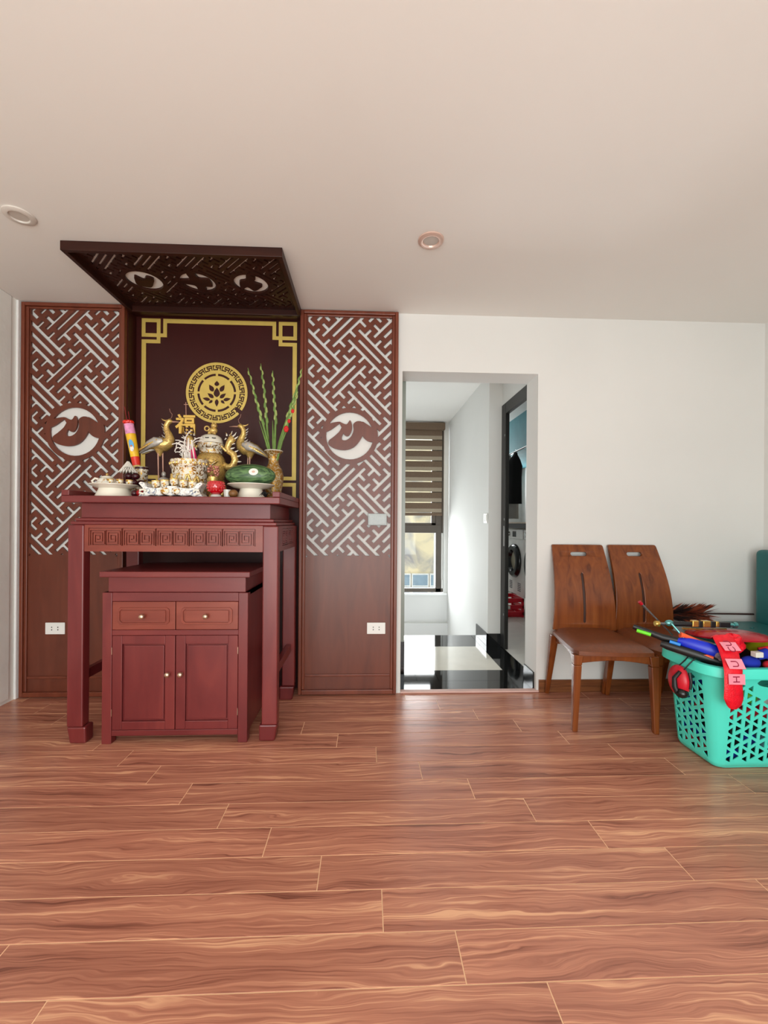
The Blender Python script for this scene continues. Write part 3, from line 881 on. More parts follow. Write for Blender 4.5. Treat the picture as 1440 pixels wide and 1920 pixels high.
for sx in (-1, 1):
    xs = sorted((sx * (hw - 0.0005), sx * (hw - 0.012)))
    boxobj('side_return', DARKP, (xs[0], xs[1], -0.0953, -0.0005, 0.001, ZC - 0.001), bp)
boxobj('top_return', DARKP, (-hw + 0.0125, hw - 0.0125, -0.09, -0.0005, ZC - 0.02, ZC - 0.001), bp)

# fretwork canopy fixed under the ceiling
cp = thing('ceiling_canopy', 'dark brown fretwork canopy fixed to the ceiling above the altar', 'canopy', (-0.977, 0, 0))
cx0, cx1, cy0, cy1 = -0.543, 0.541, -0.635, -0.012
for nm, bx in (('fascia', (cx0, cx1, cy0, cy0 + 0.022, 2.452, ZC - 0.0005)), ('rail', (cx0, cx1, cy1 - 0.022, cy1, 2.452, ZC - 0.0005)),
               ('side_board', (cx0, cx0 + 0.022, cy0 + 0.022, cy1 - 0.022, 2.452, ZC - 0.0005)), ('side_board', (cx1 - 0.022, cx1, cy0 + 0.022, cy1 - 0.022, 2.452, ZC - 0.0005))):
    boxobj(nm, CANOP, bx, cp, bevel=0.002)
pieces = [([(cx0 + 0.02, cy0 + 0.02), (cx1 - 0.02, cy0 + 0.02), (cx1 - 0.02, cy1 - 0.02), (cx0 + 0.02, cy1 - 0.02)], True)]
for p in fret(0.03, -0.50, 0.0318, cx0 + 0.045, cx1 - 0.045, cy0 + 0.045, cy1 - 0.045): pieces.append((p, False))
for k, mx in enumerate((-0.30, 0.0, 0.30)):
    my = -0.315
    pieces.append((circle(mx, my, 0.118, 32), True))
    for a0 in (0.4, 0.4 + pi): pieces.append(([(mx + r * cos(a), my + r * sin(a)) for r, a in [(0.112, a0 + pi / 2 - 0.35 + 0.1 * i) for i in range(8)] + [(0.104, a0 + pi / 2 + 0.35 - 0.1 * i) for i in range(8)]], False))
    pieces.append((circle(mx, my, 0.095, 32), False))
    gl = [[(-60, 40), (-20, 62), (10, 60), (40, 20), (60, -20), (30, -40), (0, -10), (-30, -45), (-50, -10)],
          [(-95, 10), (-30, 30), (-25, 75), (20, 80), (25, 40), (70, 35), (70, -30), (20, -40), (10, -95), (-30, -90), (-35, -30), (-95, -20)],
          [(-70, 60), (-30, 30), (0, 70), (40, 40), (60, 10), (20, -20), (40, -60), (0, -95), (-20, -40), (-60, -20)]][k]
    pieces.append((smooth_poly([(mx + x * 0.001, my + y * 0.001) for x, y in gl]), True))
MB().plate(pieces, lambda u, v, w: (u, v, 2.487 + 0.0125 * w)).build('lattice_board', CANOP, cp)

# downlights
def downlight(x, y, ring, label):
    t = thing('ceiling_downlight', label, 'ceiling light', (x, y, ZC), 0, 'recessed ceiling downlights')
    MB().lathe([(0.036, -0.002), (0.040, -0.010), (0.055, -0.010), (0.062, -0.006), (0.063, -0.0005)], (0, 0, 0), 40, 'z', False).build('trim_ring', ring, t, 40)
    MB().lathe([(0.0, -0.004), (0.040, -0.004), (0.040, -0.0015)], (0, 0, 0), 36).build('diffuser', LENS, t, 40)


downlight(-1.582, -0.80, RING, 'round white downlight in the ceiling at the left edge')
downlight(0.301, -0.728, RINGC, 'round copper rimmed downlight in the middle of the ceiling')

# ------------------------------------------------------------------ altar table
AX = -0.975
al = thing('altar_table', 'tall mahogany altar table with carved key fret apron', 'table', (AX, -0.31, 0))
# local: y -0.32 = slab front (world -0.63)
b_ = MB(); b_.box(-0.535, 0.535, -0.32, 0.288, 1.211, 1.245)
b_.build('top', MAHOGH, al, bevel=0.004)
for sx in (-1, 1):
    x0, x1 = sorted((sx * 0.535, sx * 0.497))
    MB().hexa([(x0, -0.32, 1.2455), (x1, -0.32, 1.2455), (x1, 0.288, 1.2455), (x0, 0.288, 1.2455)],
              [(x0, -0.318, 1.273), (x1, -0.318, 1.273), (x1, 0.288, 1.273), (x0, 0.288, 1.273)]).build('end_lip', MAHOG, al, bevel=0.003)
b_ = MB(); b_.box(-0.475, 0.475, -0.26, 0.262, 1.135, 1.2105)
b_.build('waist', MAHOGH, al, bevel=0.002)
b_ = MB(); b_.box(-0.497, 0.497, -0.278, 0.272, 1.118, 1.1345)
b_.box(-0.512, 0.512, -0.288, 0.276, 1.100, 1.118)
b_.build('moulding', MAHOGH, al, bevel=0.006, seg=3)
LW = 0.078
for sx in (-1, 1):
    for sy, yy in ((-1, -0.29), (1, 0.278)):
        xo = sx * 0.522; xi = sx * (0.522 - LW); yi = yy - sy * 0.055
        x0, x1 = sorted((xo, xi)); y0, y1 = sorted((yy, yi))
        lg = MB()
        lg.hexa([(x0, y0, 0.085), (x1, y0, 0.085), (x1, y1, 0.085), (x0, y1, 0.085)], [(x0, y0, 1.0995), (x1, y0, 1.0995), (x1, y1, 1.0995), (x0, y1, 1.0995)])
        lg.build('leg', MAHOG, al, bevel=0.006)
        # horse-hoof foot bulging inwards
        xb = xi - sx * 0.014; fx0, fx1 = sorted((xo - sx * 0.012, xb)); yb0, yb1 = sorted((yy, yi + (0.014 if sy < 0 else -0.014)))
        ux0, ux1 = sorted((xo, xb))
        MB().hexa([(fx0, yb0 + 0.004, 0.0), (fx1, yb0 + 0.004, 0.0), (fx1, yb1, 0.0), (fx0, yb1, 0.0)],
                  [(ux0, yb0, 0.0845), (ux1, yb0, 0.0845), (ux1, yb1, 0.0845), (ux0, yb1, 0.0845)]).build('foot', MAHOG, al, bevel=0.008)


def spiral(x0, z0, a, flip):
    pts = [(0.0, 0.0), (0.0, 1.0), (1.0, 1.0), (1.0, 0.0), (0.16, 0.0), (0.16, 0.84), (0.84, 0.84), (0.84, 0.18), (0.34, 0.18), (0.34, 0.66), (0.66, 0.66), (0.66, 0.38), (0.5, 0.38)]
    return [(x0 + a * ((1 - u) if flip else u), z0 + a * v) for u, v in pts]


ap = boxobj('apron', CARVE, (-0.4435, 0.4435, -0.276, -0.240, 0.966, 1.0995), al)
pl = [([(-0.4435, 0.966), (0.4435, 0.966), (0.4435, 1.0995), (-0.4435, 1.0995)], True)]
a_ = 0.070
for k in range(5):
    u0 = -0.416 + k * 0.166
    for r_ in stroke([(u0 - 0.006, 0.997), (u0 - 0.006, 1.083), (u0 + 0.156, 1.083), (u0 + 0.156, 0.997)], 0.0035): pl.append((r_, False))
    for f_, xx in ((False, u0 + 0.003), (True, u0 + 0.079)):
        for r_ in stroke(spiral(xx, 1.001, a_, f_), 0.0048): pl.append((r_, False))
MB().plate(pl, lambda u, v, w: (u, -0.2845 + 0.0080 * w, v)).build('fret_carving', CARVE, ap)
for sx in (-1, 1):
    xs = sorted((sx * 0.512, sx * 0.478))
    sa = boxobj('side_apron', MAHOGH, (xs[0], xs[1], -0.2345, 0.2225, 0.966, 1.0995), al)
    pl = [([(-0.2345, 0.966), (0.2225, 0.966), (0.2225, 1.0995), (-0.2345, 1.0995)], True)]
    for k in range(2):
        u0 = -0.172 + k * 0.176
        for r_ in stroke([(u0, 0.995), (u0, 1.085), (u0 + 0.165, 1.085), (u0 + 0.165, 0.995), (u0, 0.995)], 0.0035): pl.append((r_, False))
        for f_, xx in ((False, u0 + 0.008), (True, u0 + 0.086)):
            for r_ in stroke(spiral(xx, 1.003, 0.066, f_), 0.004): pl.append((r_, False))
    MB().plate(pl, lambda u, v, w, sx=sx: (sx * (0.5195 - 0.0072 * w), u, v)).build('fret_carving', MAHOGH, sa)
    xs = sorted((sx * 0.50, sx * 0.47))
    boxobj('stretcher', MAHOGH, (xs[0], xs[1], -0.2345, 0.2225, 0.30, 0.35), al, bevel=0.003)
boxobj('rear_apron', MAHOGH, (-0.4435, 0.4435, 0.245, 0.27, 0.966, 1.0995), al)

# ------------------------------------------------------------------ low cabinet tucked under the altar
cb = thing('low_altar_cabinet', 'low mahogany cabinet with two drawers and two doors under the altar', 'cabinet', (-0.962, -0.355, 0))
# local front face at y = -0.25 (world -0.605)
YF = -0.25
boxobj('top', MAHOGH, (-0.37, 0.372, YF - 0.012, 0.23, 0.838, 0.867), cb, bevel=0.004)
boxobj('waist', MAHOGH, (-0.338, 0.345, YF + 0.012, 0.215, 0.7615, 0.8375), cb, bevel=0.002)
b_ = MB()
b_.box(-0.36, -0.345, YF + 0.02, 0.225, 0.05, 0.761); b_.box(0.345, 0.36, YF + 0.02, 0.225, 0.05, 0.761); b_.box(-0.345, 0.345, 0.21, 0.225, 0.05, 0.761)
b_.box(-0.345, 0.345, YF + 0.02, 0.21, 0.05, 0.07); b_.box(-0.36, 0.36, YF + 0.02, 0.225, 0.745, 0.761)
b_.build('carcass', MAHOG, cb)
for sx in (-1, 1):
    x0, x1 = sorted((sx * 0.3605, sx * 0.313)); 
    for yy0, yy1 in ((YF, YF + 0.045), (0.185, 0.228)):
        boxobj('leg', MAHOG, (x0, x1, yy0, yy1, 0.0, 0.7605), cb, bevel=0.003)
boxobj('rail', MAHOGH, (-0.3125, 0.3125, YF + 0.002, YF + 0.03, 0.716, 0.7605), cb, bevel=0.002)
boxobj('rail', MAHOGH, (-0.3125, 0.3125, YF + 0.002, YF + 0.03, 0.545, 0.572), cb, bevel=0.002)
boxobj('rail', MAHOGH, (-0.3125, 0.3125, YF + 0.002, YF + 0.03, 0.040, 0.068), cb, bevel=0.002)


def knob(x, z, parent, yf):
    MB().lathe([(0.006, 0.0), (0.006, -0.012), (0.012, -0.016), (0.013, -0.022), (0.009, -0.027), (0.0, -0.028)], (x, yf, z), 18, 'y').build('knob', BRASS, parent, 50)


for sx in (-1, 1):
    x0, x1 = sorted((sx * 0.002, sx * 0.311)); xm = (x0 + x1) / 2
    d = boxobj('drawer', CARVE, (x0, x1, YF + 0.001, YF + 0.025, 0.574, 0.7145), cb, bevel=0.002)
    # framed panel with clipped corners
    c_ = 0.012
    def oct_(w, h, c=c_): return [(xm - w + c, 0.644 - h), (xm + w - c, 0.644 - h), (xm + w, 0.644 - h + c), (xm + w, 0.644 + h - c), (xm + w - c, 0.644 + h), (xm - w + c, 0.644 + h), (xm - w, 0.644 + h - c), (xm - w, 0.644 - h + c)]
    MB().plate([(oct_(0.127, 0.042), True), (oct_(0.117, 0.034), False), ([(xm - 0.109, 0.617), (xm + 0.109, 0.617), (xm + 0.109, 0.671), (xm - 0.109, 0.671)], True)],
               lambda u, v, w: (u, YF - 0.004 + 0.0045 * w, v)).build('drawer_moulding', CARVE, d, bevel=0.001, seg=1)
    knob(xm, 0.644, d, YF - 0.0045)
    d = MB()
    z0, z1 = 0.070, 0.5435
    for bx in ((x0, x0 + 0.048, z0, z1), (x1 - 0.048, x1, z0, z1), (x0 + 0.048, x1 - 0.048, z1 - 0.042, z1), (x0 + 0.048, x1 - 0.048, z0, z0 + 0.042)):
        d.box(bx[0], bx[1], YF + 0.001, YF + 0.025, bx[2], bx[3])
    d = d.build('door', MAHOG, cb, bevel=0.0025)
    boxobj('door_panel', MAHOG, (x0 + 0.0485, x1 - 0.0485, YF + 0.014, YF + 0.02, z0 + 0.0425, z1 - 0.0425), d)
    boxobj('panel_field', MAHOG, (x0 + 0.056, x1 - 0.056, YF + 0.006, YF + 0.0135, z0 + 0.05, z1 - 0.05), d, bevel=0.004)
    knob(sx * 0.032, 0.352, d, YF + 0.0005)
    for z_ in (0.14, 0.45): boxobj('hinge', BRASS, (sx * 0.3118 - 0.001, sx * 0.3118 + 0.001, YF - 0.002, YF + 0.001, z_, z_ + 0.035), d)

# ------------------------------------------------------------------ dining chairs
def chair(label, loc, rz):
    t = thing('dining_chair', label, 'chair', loc, rz, 'wooden dining chairs against the wall')
    # local: faces -Y; backrest as a bent board with a hand hole and a slot
    zb, zt = 0.45, 0.985

    def hwid(z):
        k = (z - zb) / (zt - zb); return 0.196 - 0.032 * k

    def yb(z):
        k = (z - zb) / (zt - zb); return 0.13 + 0.125 * k - 0.055 * sin(pi * k) * (1 - 0.3 * k) + 0.0
    N = 14; pieces = []
    zs = [zb + (zt - zb) * k / N for k in range(N + 1)]
    for za, zc in zip(zs, zs[1:]):
        ha, hc = hwid(za), hwid(zc)
        top = zc == zs[-1]
        poly = [(-ha, za), (ha, za), (hc, zc), (-hc, zc)]
        if top: poly = [(-ha, za), (ha, za), (hc, zc - 0.012), (hc - 0.004, zc - 0.003), (hc - 0.012, zc), (-hc + 0.006, zc), (-hc, zc - 0.006)]
        pieces.append((poly, True))
    hz, hh = 0.925, 0.0125
    pieces.append(([(-0.052 + 0.012 * (1 - cos(a)), hz + hh * sin(a)) for a in (-pi / 2, -pi / 4, 0, pi / 4, pi / 2)][::-1] and
                   [(-0.052, hz - hh * 0.4), (-0.044, hz - hh), (0.044, hz - hh), (0.052, hz - hh * 0.4), (0.052, hz + hh * 0.4), (0.044, hz + hh), (-0.044, hz + hh), (-0.052, hz + hh * 0.4)], False))
    pieces.append(([(-0.0075, 0.505), (0.0, 0.495), (0.0075, 0.505), (0.0075, 0.80), (0.0, 0.81), (-0.0075, 0.80)], False))
    bk = MB().plate(pieces, lambda u, v, w: (u, yb(v) + 0.022 * w - 0.10 * (0.196 ** 2 - u * u) * -1.0, v)).build('backrest', CHAIRW, t, 50, bevel=0.003)
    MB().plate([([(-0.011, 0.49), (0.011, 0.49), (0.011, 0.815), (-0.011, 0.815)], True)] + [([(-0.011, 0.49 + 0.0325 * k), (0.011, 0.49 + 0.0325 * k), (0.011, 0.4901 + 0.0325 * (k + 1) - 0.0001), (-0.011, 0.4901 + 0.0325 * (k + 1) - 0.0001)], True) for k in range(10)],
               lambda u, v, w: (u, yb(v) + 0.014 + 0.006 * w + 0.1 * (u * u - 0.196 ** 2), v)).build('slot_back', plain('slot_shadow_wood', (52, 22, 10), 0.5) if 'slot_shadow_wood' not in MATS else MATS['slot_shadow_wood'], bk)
    # upholstered seat with rolled front
    b2 = MB(); rows = []
    ny, nx = 12, 12
    vs_ = []; fs_ = []
    for i in range(ny + 1):
        v = i / ny; y = 0.15 - 0.425 * v
        hw_ = 0.192 + 0.024 * v
        if v > 0.8: hw_ -= 0.02 * ((v - 0.8) / 0.2) ** 2
        for j in range(nx + 1):
            u = -1 + 2 * j / nx
            edge = max(abs(u) ** 6, max(0, (v - 0.55) / 0.45) ** 4)
            z = 0.458 + 0.006 * sin(pi * v) * (1 - u * u) - 0.032 * edge - 0.010 * (1 - u * u) * sin(pi * min(1, v * 1.3)) + 0.01
            yy = y - (0.012 * (1 - u * u) if v > 0.9 else 0)
            vs_.append((u * hw_, yy, z))
    for i in range(ny):
        for j in range(nx):
            a = i * (nx + 1) + j; fs_.append((a, a + 1, a + nx + 2, a + nx + 1))
    n0 = len(vs_)
    for p in list(vs_): vs_.append((p[0], p[1], 0.415))
    fs_ += [tuple(reversed([i + n0 for i in f])) for f in fs_]
    rim = [j for j in range(nx + 1)] + [i * (nx + 1) + nx for i in range(1, ny + 1)] + [ny * (nx + 1) + j for j in range(nx - 1, -1, -1)] + [i * (nx + 1) for i in range(ny - 1, 0, -1)]
    for a, c in zip(rim, rim[1:] + rim[:1]): fs_.append((a, c, c + n0, a + n0))
    b2.add(vs_, fs_).build('seat', LEATHER, t, 45)
    # aprons with arched lower edge
    fa = MB(); top_, n_ = 0.414, 10
    pts = [(-0.19 + 0.38 * k / n_, 0.368 + 0.018 * sin(pi * k / n_)) for k in range(n_ + 1)] + [(0.19, top_), (-0.19, top_)]
    fa.prism(pts, lambda u, v, w: (u, w, v), -0.268, -0.244).build('front_apron', CHAIRW, t, 40, bevel=0.004)
    for sx in (-1, 1):
        pts = [(-0.245 + 0.40 * k / n_, 0.372 + 0.02 * sin(pi * k / n_)) for k in range(n_ + 1)] + [(0.155, top_), (-0.245, top_)]
        MB().prism(pts, lambda u, v, w, sx=sx: (sx * w - sx * 0.028 * (u + 0.25) / 0.4, u, v), 0.184, 0.206).build('side_apron', CHAIRW, t, 40, bevel=0.003)
    boxobj('rear_apron', CHAIRW, (-0.175, 0.175, 0.132, 0.155, 0.36, 0.414), t, bevel=0.003)
    for sx in (-1, 1):
        def ring(x, y, z, h): return [(x - h, y - h, z), (x + h, y - h, z), (x + h, y + h, z), (x - h, y + h, z)]
        l_ = MB().hexa(ring(sx * 0.213, -0.262, 0.0, 0.0135), ring(sx * 0.202, -0.258, 0.36, 0.021))
        l_.hexa(ring(sx * 0.202, -0.258, 0.36, 0.021), ring(sx * 0.198, -0.252, 0.414, 0.026))
        l_.build('leg', CHAIRW, t, bevel=0.005)
        MB().hexa(ring(sx * 0.194, 0.250, 0.0, 0.0125), ring(sx * 0.182, 0.150, 0.414, 0.024)).build('leg', CHAIRW, t, bevel=0.005)
    return t


chair('brown wooden dining chair with leather seat nearest the doorway', (1.367, -0.29, 0), -0.094)
chair('brown wooden dining chair half hidden behind the toy basket', (1.772, -0.285, 0), 0.02)

# ------------------------------------------------------------------ teal sofa along the right wall
so = thing('teal_sofa', 'teal leatherette sofa along the right wall behind the basket', 'sofa', (2.42, -1.095, 0))
boxobj('base', TEALF, (-0.29, 0.27, -0.95, 1.02, 0.06, 0.34), so, bevel=0.02)
for k in range(3):
    y0 = -0.95 + k * 0.657
    b2 = MB().box(-0.30, 0.14, y0 + 0.003, y0 + 0.652, 0.342, 0.492)
    b2.build('seat_cushion', TEALF, so, 40, bevel=0.03, seg=4)
    boxobj('back_cushion', TEALF, (0.142, 0.272, y0 + 0.003, y0 + 0.652, 0.345, 0.962), so, bevel=0.03, seg=4)
    for yy in (0.2, 0.45):
        MB().ball((-0.06, y0 + yy, 0.494), (0.012, 0.012, 0.005)).build('button', TEALF, so, 60)
for sx in (-0.25, 0.22):
    for sy in (-0.88, 0.94): boxobj('foot', BLKP, (sx - 0.025, sx + 0.025, sy - 0.025, sy + 0.025, 0, 0.0595), so)

# ------------------------------------------------------------------ feather duster lying on the sofa
du = thing('feather_duster', 'rust brown feather duster lying on the sofa against the wall', 'duster', (2.10, -0.10, 0.55))
MB().sweep([(-0.1, 0.0, -0.01), (0.15, 0.03, -0.015), (0.32, 0.045, -0.02), (0.50, 0.06, -0.026)], 0.0055, 8).build('handle', STICKD, du, 40)
rnd = random.Random(3)
fb, fd = MB(), MB()
for k in range(420):
    x = -0.14 + 0.24 * rnd.random(); a = rnd.random() * 2 * pi
    r0 = 0.006; ln = 0.05 + 0.05 * rnd.random(); sl = 0.55 + 0.3 * rnd.random()
    d = Vector((sl, cos(a) * 0.6, sin(a) * 0.6)).normalized()
    p0 = Vector((x, cos(a) * r0, -0.008 + sin(a) * r0)); p1 = p0 + d * ln * 0.55; p2 = p0 + d * ln + Vector((0.02, 0, 0.004))
    sd = d.cross(Vector((0, -sin(a), cos(a)))).normalized() * (0.004 + 0.003 * rnd.random())
    mid = (p0 + p2) / 2 + Vector((0, cos(a), sin(a))) * 0.003
    tgt = fd if (x < -0.06 and rnd.random() < 0.75) or rnd.random() < 0.2 else fb
    tgt.add([p0 - sd * 0.4, p0 + sd * 0.4, p1 + sd, p1 - sd, p2, mid + sd * 0.2], [(0, 1, 2, 3), (3, 2, 4), (1, 2, 5), (0, 3, 5)])
fb.build('feathers', FEATHB, du)['kind'] = 'stuff'
fd.build('dark_feathers', FEATHD, du)['kind'] = 'stuff'

# ------------------------------------------------------------------ turquoise laundry basket
BX0, BX1, BY0, BY1 = 1.60, 2.06, -0.905, -0.645      # at the floor
BH = 0.475; FL = 0.045                               # height and flare
bcx, bcy = (BX0 + BX1) / 2, (BY0 + BY1) / 2
bs = thing('laundry_basket', 'turquoise plastic laundry basket full of toys', 'basket', (bcx, bcy, 0))
BHX, BHY, CR = (BX1 - BX0) / 2, (BY1 - BY0) / 2, 0.045


def perim(s_):
    """point on a unit-height rounded rectangle; s in metres from the middle of the front side going right"""
    L1, L2, q_ = 2 * (BHX - CR), 2 * (BHY - CR), CR * pi / 2
    tot = 2 * (L1 + L2) + 4 * q_
    s_ = (s_ + L1 / 2) % tot
    for i, (ln, kind) in enumerate(((L1, 0), (q_, 1), (L2, 0), (q_, 1), (L1, 0), (q_, 1), (L2, 0), (q_, 1))):
        if s_ <= ln + 1e-9:
            side = i // 2
            if kind == 0:
                p = [(-BHX + CR + s_, -BHY), (BHX, -BHY + CR + s_), (BHX - CR - s_, BHY), (-BHX, BHY - CR - s_)][side]
                n = [(0, -1), (1, 0), (0, 1), (-1, 0)][side]
            else:
                a = s_ / CR - pi / 2 + side * pi / 2
                c = [(BHX - CR, -BHY + CR), (BHX - CR, BHY - CR), (-BHX + CR, BHY - CR), (-BHX + CR, -BHY + CR)][side]
                p = (c[0] + CR * cos(a), c[1] + CR * sin(a)); n = (cos(a), sin(a))
            return p, n
        s_ -= ln
    return (0, -BHY), (0, -1)


L1, L2, q_ = 2 * (BHX - CR), 2 * (BHY - CR), CR * pi / 2
TOT = 2 * (L1 + L2) + 4 * q_


def bmap(u, v, w):
    (px, py), (nx_, ny_) = perim(u)
    k = v / BH
    off = FL * k - 0.004 * w
    bot = 0.02 * max(0, 1 - v / 0.03) ** 2
    return (px + nx_ * (off - bot), py + ny_ * (off - bot), v)


pieces = []
marks = [-L1 / 2]
for ln, kind in ((L1, 0), (q_, 1), (L2, 0), (q_, 1), (L1, 0), (q_, 1), (L2, 0), (q_, 1)):
    n = 6 if kind else 1
    for k in range(n): marks.append(marks[-1] + ln / n)
for a, c in zip(marks, marks[1:]):
    for za, zb_ in ((0.004, 0.015), (0.015, 0.03), (0.03, BH)):
        pieces.append(([(a, za), (c, za), (c, zb_), (a, zb_)], True))
rnd = random.Random(11)


def tri_hole(cx, cz, d, s1, s2):
    """rounded triangle pointing left or right"""
    pts = [(-0.5 * s1, -0.5 * s2), (-0.42 * s1, -0.54 * s2), (0.42 * s1, -0.10 * s2), (0.5 * s1, 0.0), (0.42 * s1, 0.10 * s2), (-0.42 * s1, 0.54 * s2), (-0.5 * s1, 0.5 * s2)]
    return [(cx + d * x, cz + z) for x, z in pts]


sides = [(-L1 / 2, L1 / 2), (L1 / 2 + q_, L1 / 2 + q_ + L2), (L1 / 2 + 2 * q_ + L2, 1.5 * L1 + 2 * q_ + L2), (1.5 * L1 + 3 * q_ + L2, 1.5 * L1 + 3 * q_ + 2 * L2)]
sides = [(a - 0.012, c + 0.012) for a, c in sides]
for si, (sa, sb) in enumerate(sides):
    n = int((sb - sa) / 0.037)
    for i in range(n):
        cx = sa + (i + 0.5) * (sb - sa) / n
        z = 0.052 + (0.012 if i % 2 else 0.0); k = i
        while z < 0.405:
            hgt_ = 0.025 + 0.008 * rnd.random()
            handle = si in (0, 2) and abs(cx - (sa + sb) / 2) < 0.085 and z > 0.335
            if not handle:
                d = 1 if k % 2 else -1
                pieces.append((tri_hole(cx + 0.002 * (rnd.random() - 0.5), z, d, 0.023 + 0.005 * rnd.random(), hgt_), False))
            z += 0.0325 + 0.002 * rnd.random(); k += 1
for si in (0, 2):
    sa, sb = sides[si]; c = (sa + sb) / 2
    pieces.append(([(c - 0.07 + 0.07 * (1 - cos(pi * k / 12)), 0.412 - 0.022 * sin(pi * k / 12)) for k in range(13)] + [(c + 0.055, 0.424), (c - 0.055, 0.424)], False))
MB().plate(pieces, bmap).build('basket_wall', BASK, bs, 35)
b2 = MB()
bt = [perim(m_)[0] for m_ in marks[:-1]]
b2.prism([(x * 0.93, y * 0.9) for x, y in bt], lambda u, v, w: (u, v, w), 0.003, 0.008).build('basket_bottom', BASK, bs)
rm = MB(); rp_ = []
prof = [(-0.004, -0.003), (-0.004, 0.006), (0.004, 0.010), (0.022, 0.007), (0.027, -0.003), (0.029, -0.034), (0.024, -0.034), (0.021, -0.008), (0.003, -0.003)]
vs_ = []; M_ = marks[:-1]
for m_ in M_:
    (px, py), (nx_, ny_) = perim(m_)
    for o_, h_ in prof: vs_.append((px + nx_ * (FL + o_), py + ny_ * (FL + o_), BH + h_))
np_ = len(prof)
fs_ = [(i * np_ + k, i * np_ + (k + 1) % np_, ((i + 1) % len(M_)) * np_ + (k + 1) % np_, ((i + 1) % len(M_)) * np_ + k) for i in range(len(M_)) for k in range(np_)]
rm.add(vs_, fs_).build('rim', BASK, bs, 40)

# toys seen through the basket's holes
BALLME = {}
cols = [('red', REDP)] * 5 + [('navy', CLOTHB)] * 4 + [('black', BLKP)] * 6 + [('white', WHITEP), ('lime', LIMEP), ('teal', TEAL), ('yellow', YELP)]
rnd = random.Random(5)
for i in range(6):
    for j in range(3):
        for k in range(5):
            if i > 1 and j > 0: continue
            x = 1.655 + 0.0742 * i; y = -0.85 + 0.082 * j; z = 0.0425 + 0.0685 * k
            cn, cm = cols[rnd.randrange(len(cols))]
            brick = rnd.random() < 0.3
            key = (cn, brick)
            if key not in BALLME:
                if brick:
                    mb_ = MB().box(-0.03, 0.03, -0.022, 0.022, -0.034, 0.016)
                    for sx in (-0.015, 0.015):
                        for sy in (-0.01, 0.01): mb_.lathe([(0.007, 0.016), (0.007, 0.022), (0.0, 0.022)], (sx, sy, 0), 10)
                    o = mb_.build('toy_brick', cm, bevel=0.0015)
                else:
                    o = MB().ball((0, 0, 0), 0.034, 18, 12).build('toy_ball', cm, smooth=60)
                BALLME[key] = o
            else:
                src = BALLME[key]; o = src.copy(); COL.objects.link(o)
            o.location = (x, y, z); o.rotation_euler = (0, 0, rnd.random() * 0.5 if not brick else 0)
            nm = 'toy brick with studs' if brick else 'toy ball'
            tag(o, '%s plastic %s inside the turquoise basket' % (cn, nm), 'toy', '%s toy %s in the basket' % (cn, 'bricks' if brick else 'balls'))

# toys heaped on top -------------------------------------------------
TZ = 0.5
# flat black play mat bundle filling the middle so that the heap rests on something
t = tag(MB().ball((0, 0, 0), (0.20, 0.12, 0.075), 24, 12).build('stuffed_toy', BLKP, smooth=60, loc=(1.85, -0.77, 0.452)), 'dark stuffed toy filling the basket under the red lid', 'toy')
# crimson round lid
t = thing('round_lid', 'crimson round plastic lid lying across the basket', 'lid', (1.795, -0.74, 0.575)); t.rotation_euler = (-0.11, 0.015, 0)
MB().lathe([(0.0, 0.024), (0.10, 0.022), (0.150, 0.012), (0.168, 0.0), (0.168, -0.008), (0.155, -0.006), (0.10, 0.006), (0.0, 0.008)], (0, 0, 0), 48).build('lid_disc', REDLID, t, 40)
MB().lathe([(0.168, 0.001), (0.172, -0.003), (0.168, -0.010), (0.162, -0.006)], (0, 0, 0), 48, 'z', False).build('lid_rim', REDLID, t, 60)
# long toy rifle
t = thing('toy_rifle', 'long black and gold toy rifle lying on the crimson lid', 'toy gun', (1.455, -0.70, 0.622)); t.rotation_euler = (0, 0.012, -0.04)
MB().lathe([(0.012, 0.0), (0.014, 0.003), (0.014, 0.02), (0.0, 0.021)], (0, 0, 0), 14, 'x').build('muzzle', GOLDP, t, 40)
MB().lathe([(0.0065, 0.021), (0.0065, 0.06)], (0, 0, 0), 12, 'x').build('barrel_tip', STEELP, t, 40)
MB().ball((0.072, 0, 0.004), (0.022, 0.016, 0.016)).build('sight_block', TEALC, t, 50)
MB().lathe([(0.010, 0.085), (0.012, 0.09), (0.012, 0.18), (0.010, 0.182)], (0, 0, 0), 14, 'x').build('barrel', BLKP, t, 40)
b2 = MB(); b2.box(0.182, 0.215, -0.012, 0.012, -0.012, 0.02); b2.box(0.235, 0.275, -0.013, 0.013, -0.012, 0.020); b2.box(0.30, 0.318, -0.012, 0.012, -0.01, 0.018)
b2.build('gold_plating', GOLDP, t, bevel=0.004)
b2 = MB(); b2.box(0.215, 0.235, -0.011, 0.011, -0.014, 0.016); b2.box(0.275, 0.30, -0.012, 0.012, -0.014, 0.017); b2.box(0.318, 0.375, -0.011, 0.011, -0.012, 0.014)
b2.build('receiver', BLKP, t, bevel=0.003)
MB().sweep([(0.14, 0, -0.022), (0.2, 0, -0.024), (0.26, 0, -0.026), (0.36, 0, -0.022)], 0.006, 8).build('lower_rail', GOLDP, t, 40)
MB().lathe([(0.010, 0.375), (0.010, 0.395), (0.015, 0.396), (0.015, 0.41), (0.0, 0.411)], (0, 0, 0.0), 14, 'x').build('butt_cap', TEALC, t, 40)
# telescopic baton
t = thing('toy_baton', 'thin chrome toy baton sticking up behind the rifle', 'toy', (1.44, -0.66, 0.685))
MB().sweep([(-0.03, 0, 0.03), (0.0, 0, 0.0), (0.06, -0.005, -0.06), (0.13, -0.01, -0.13)], [0.006, 0.006, 0.004, 0.004], 8).build('shaft', STEELP, t, 40)
MB().sweep([(-0.04, 0, 0.04), (-0.026, 0, 0.026)], 0.0085, 10).build('cap', REDLID, t, 40)
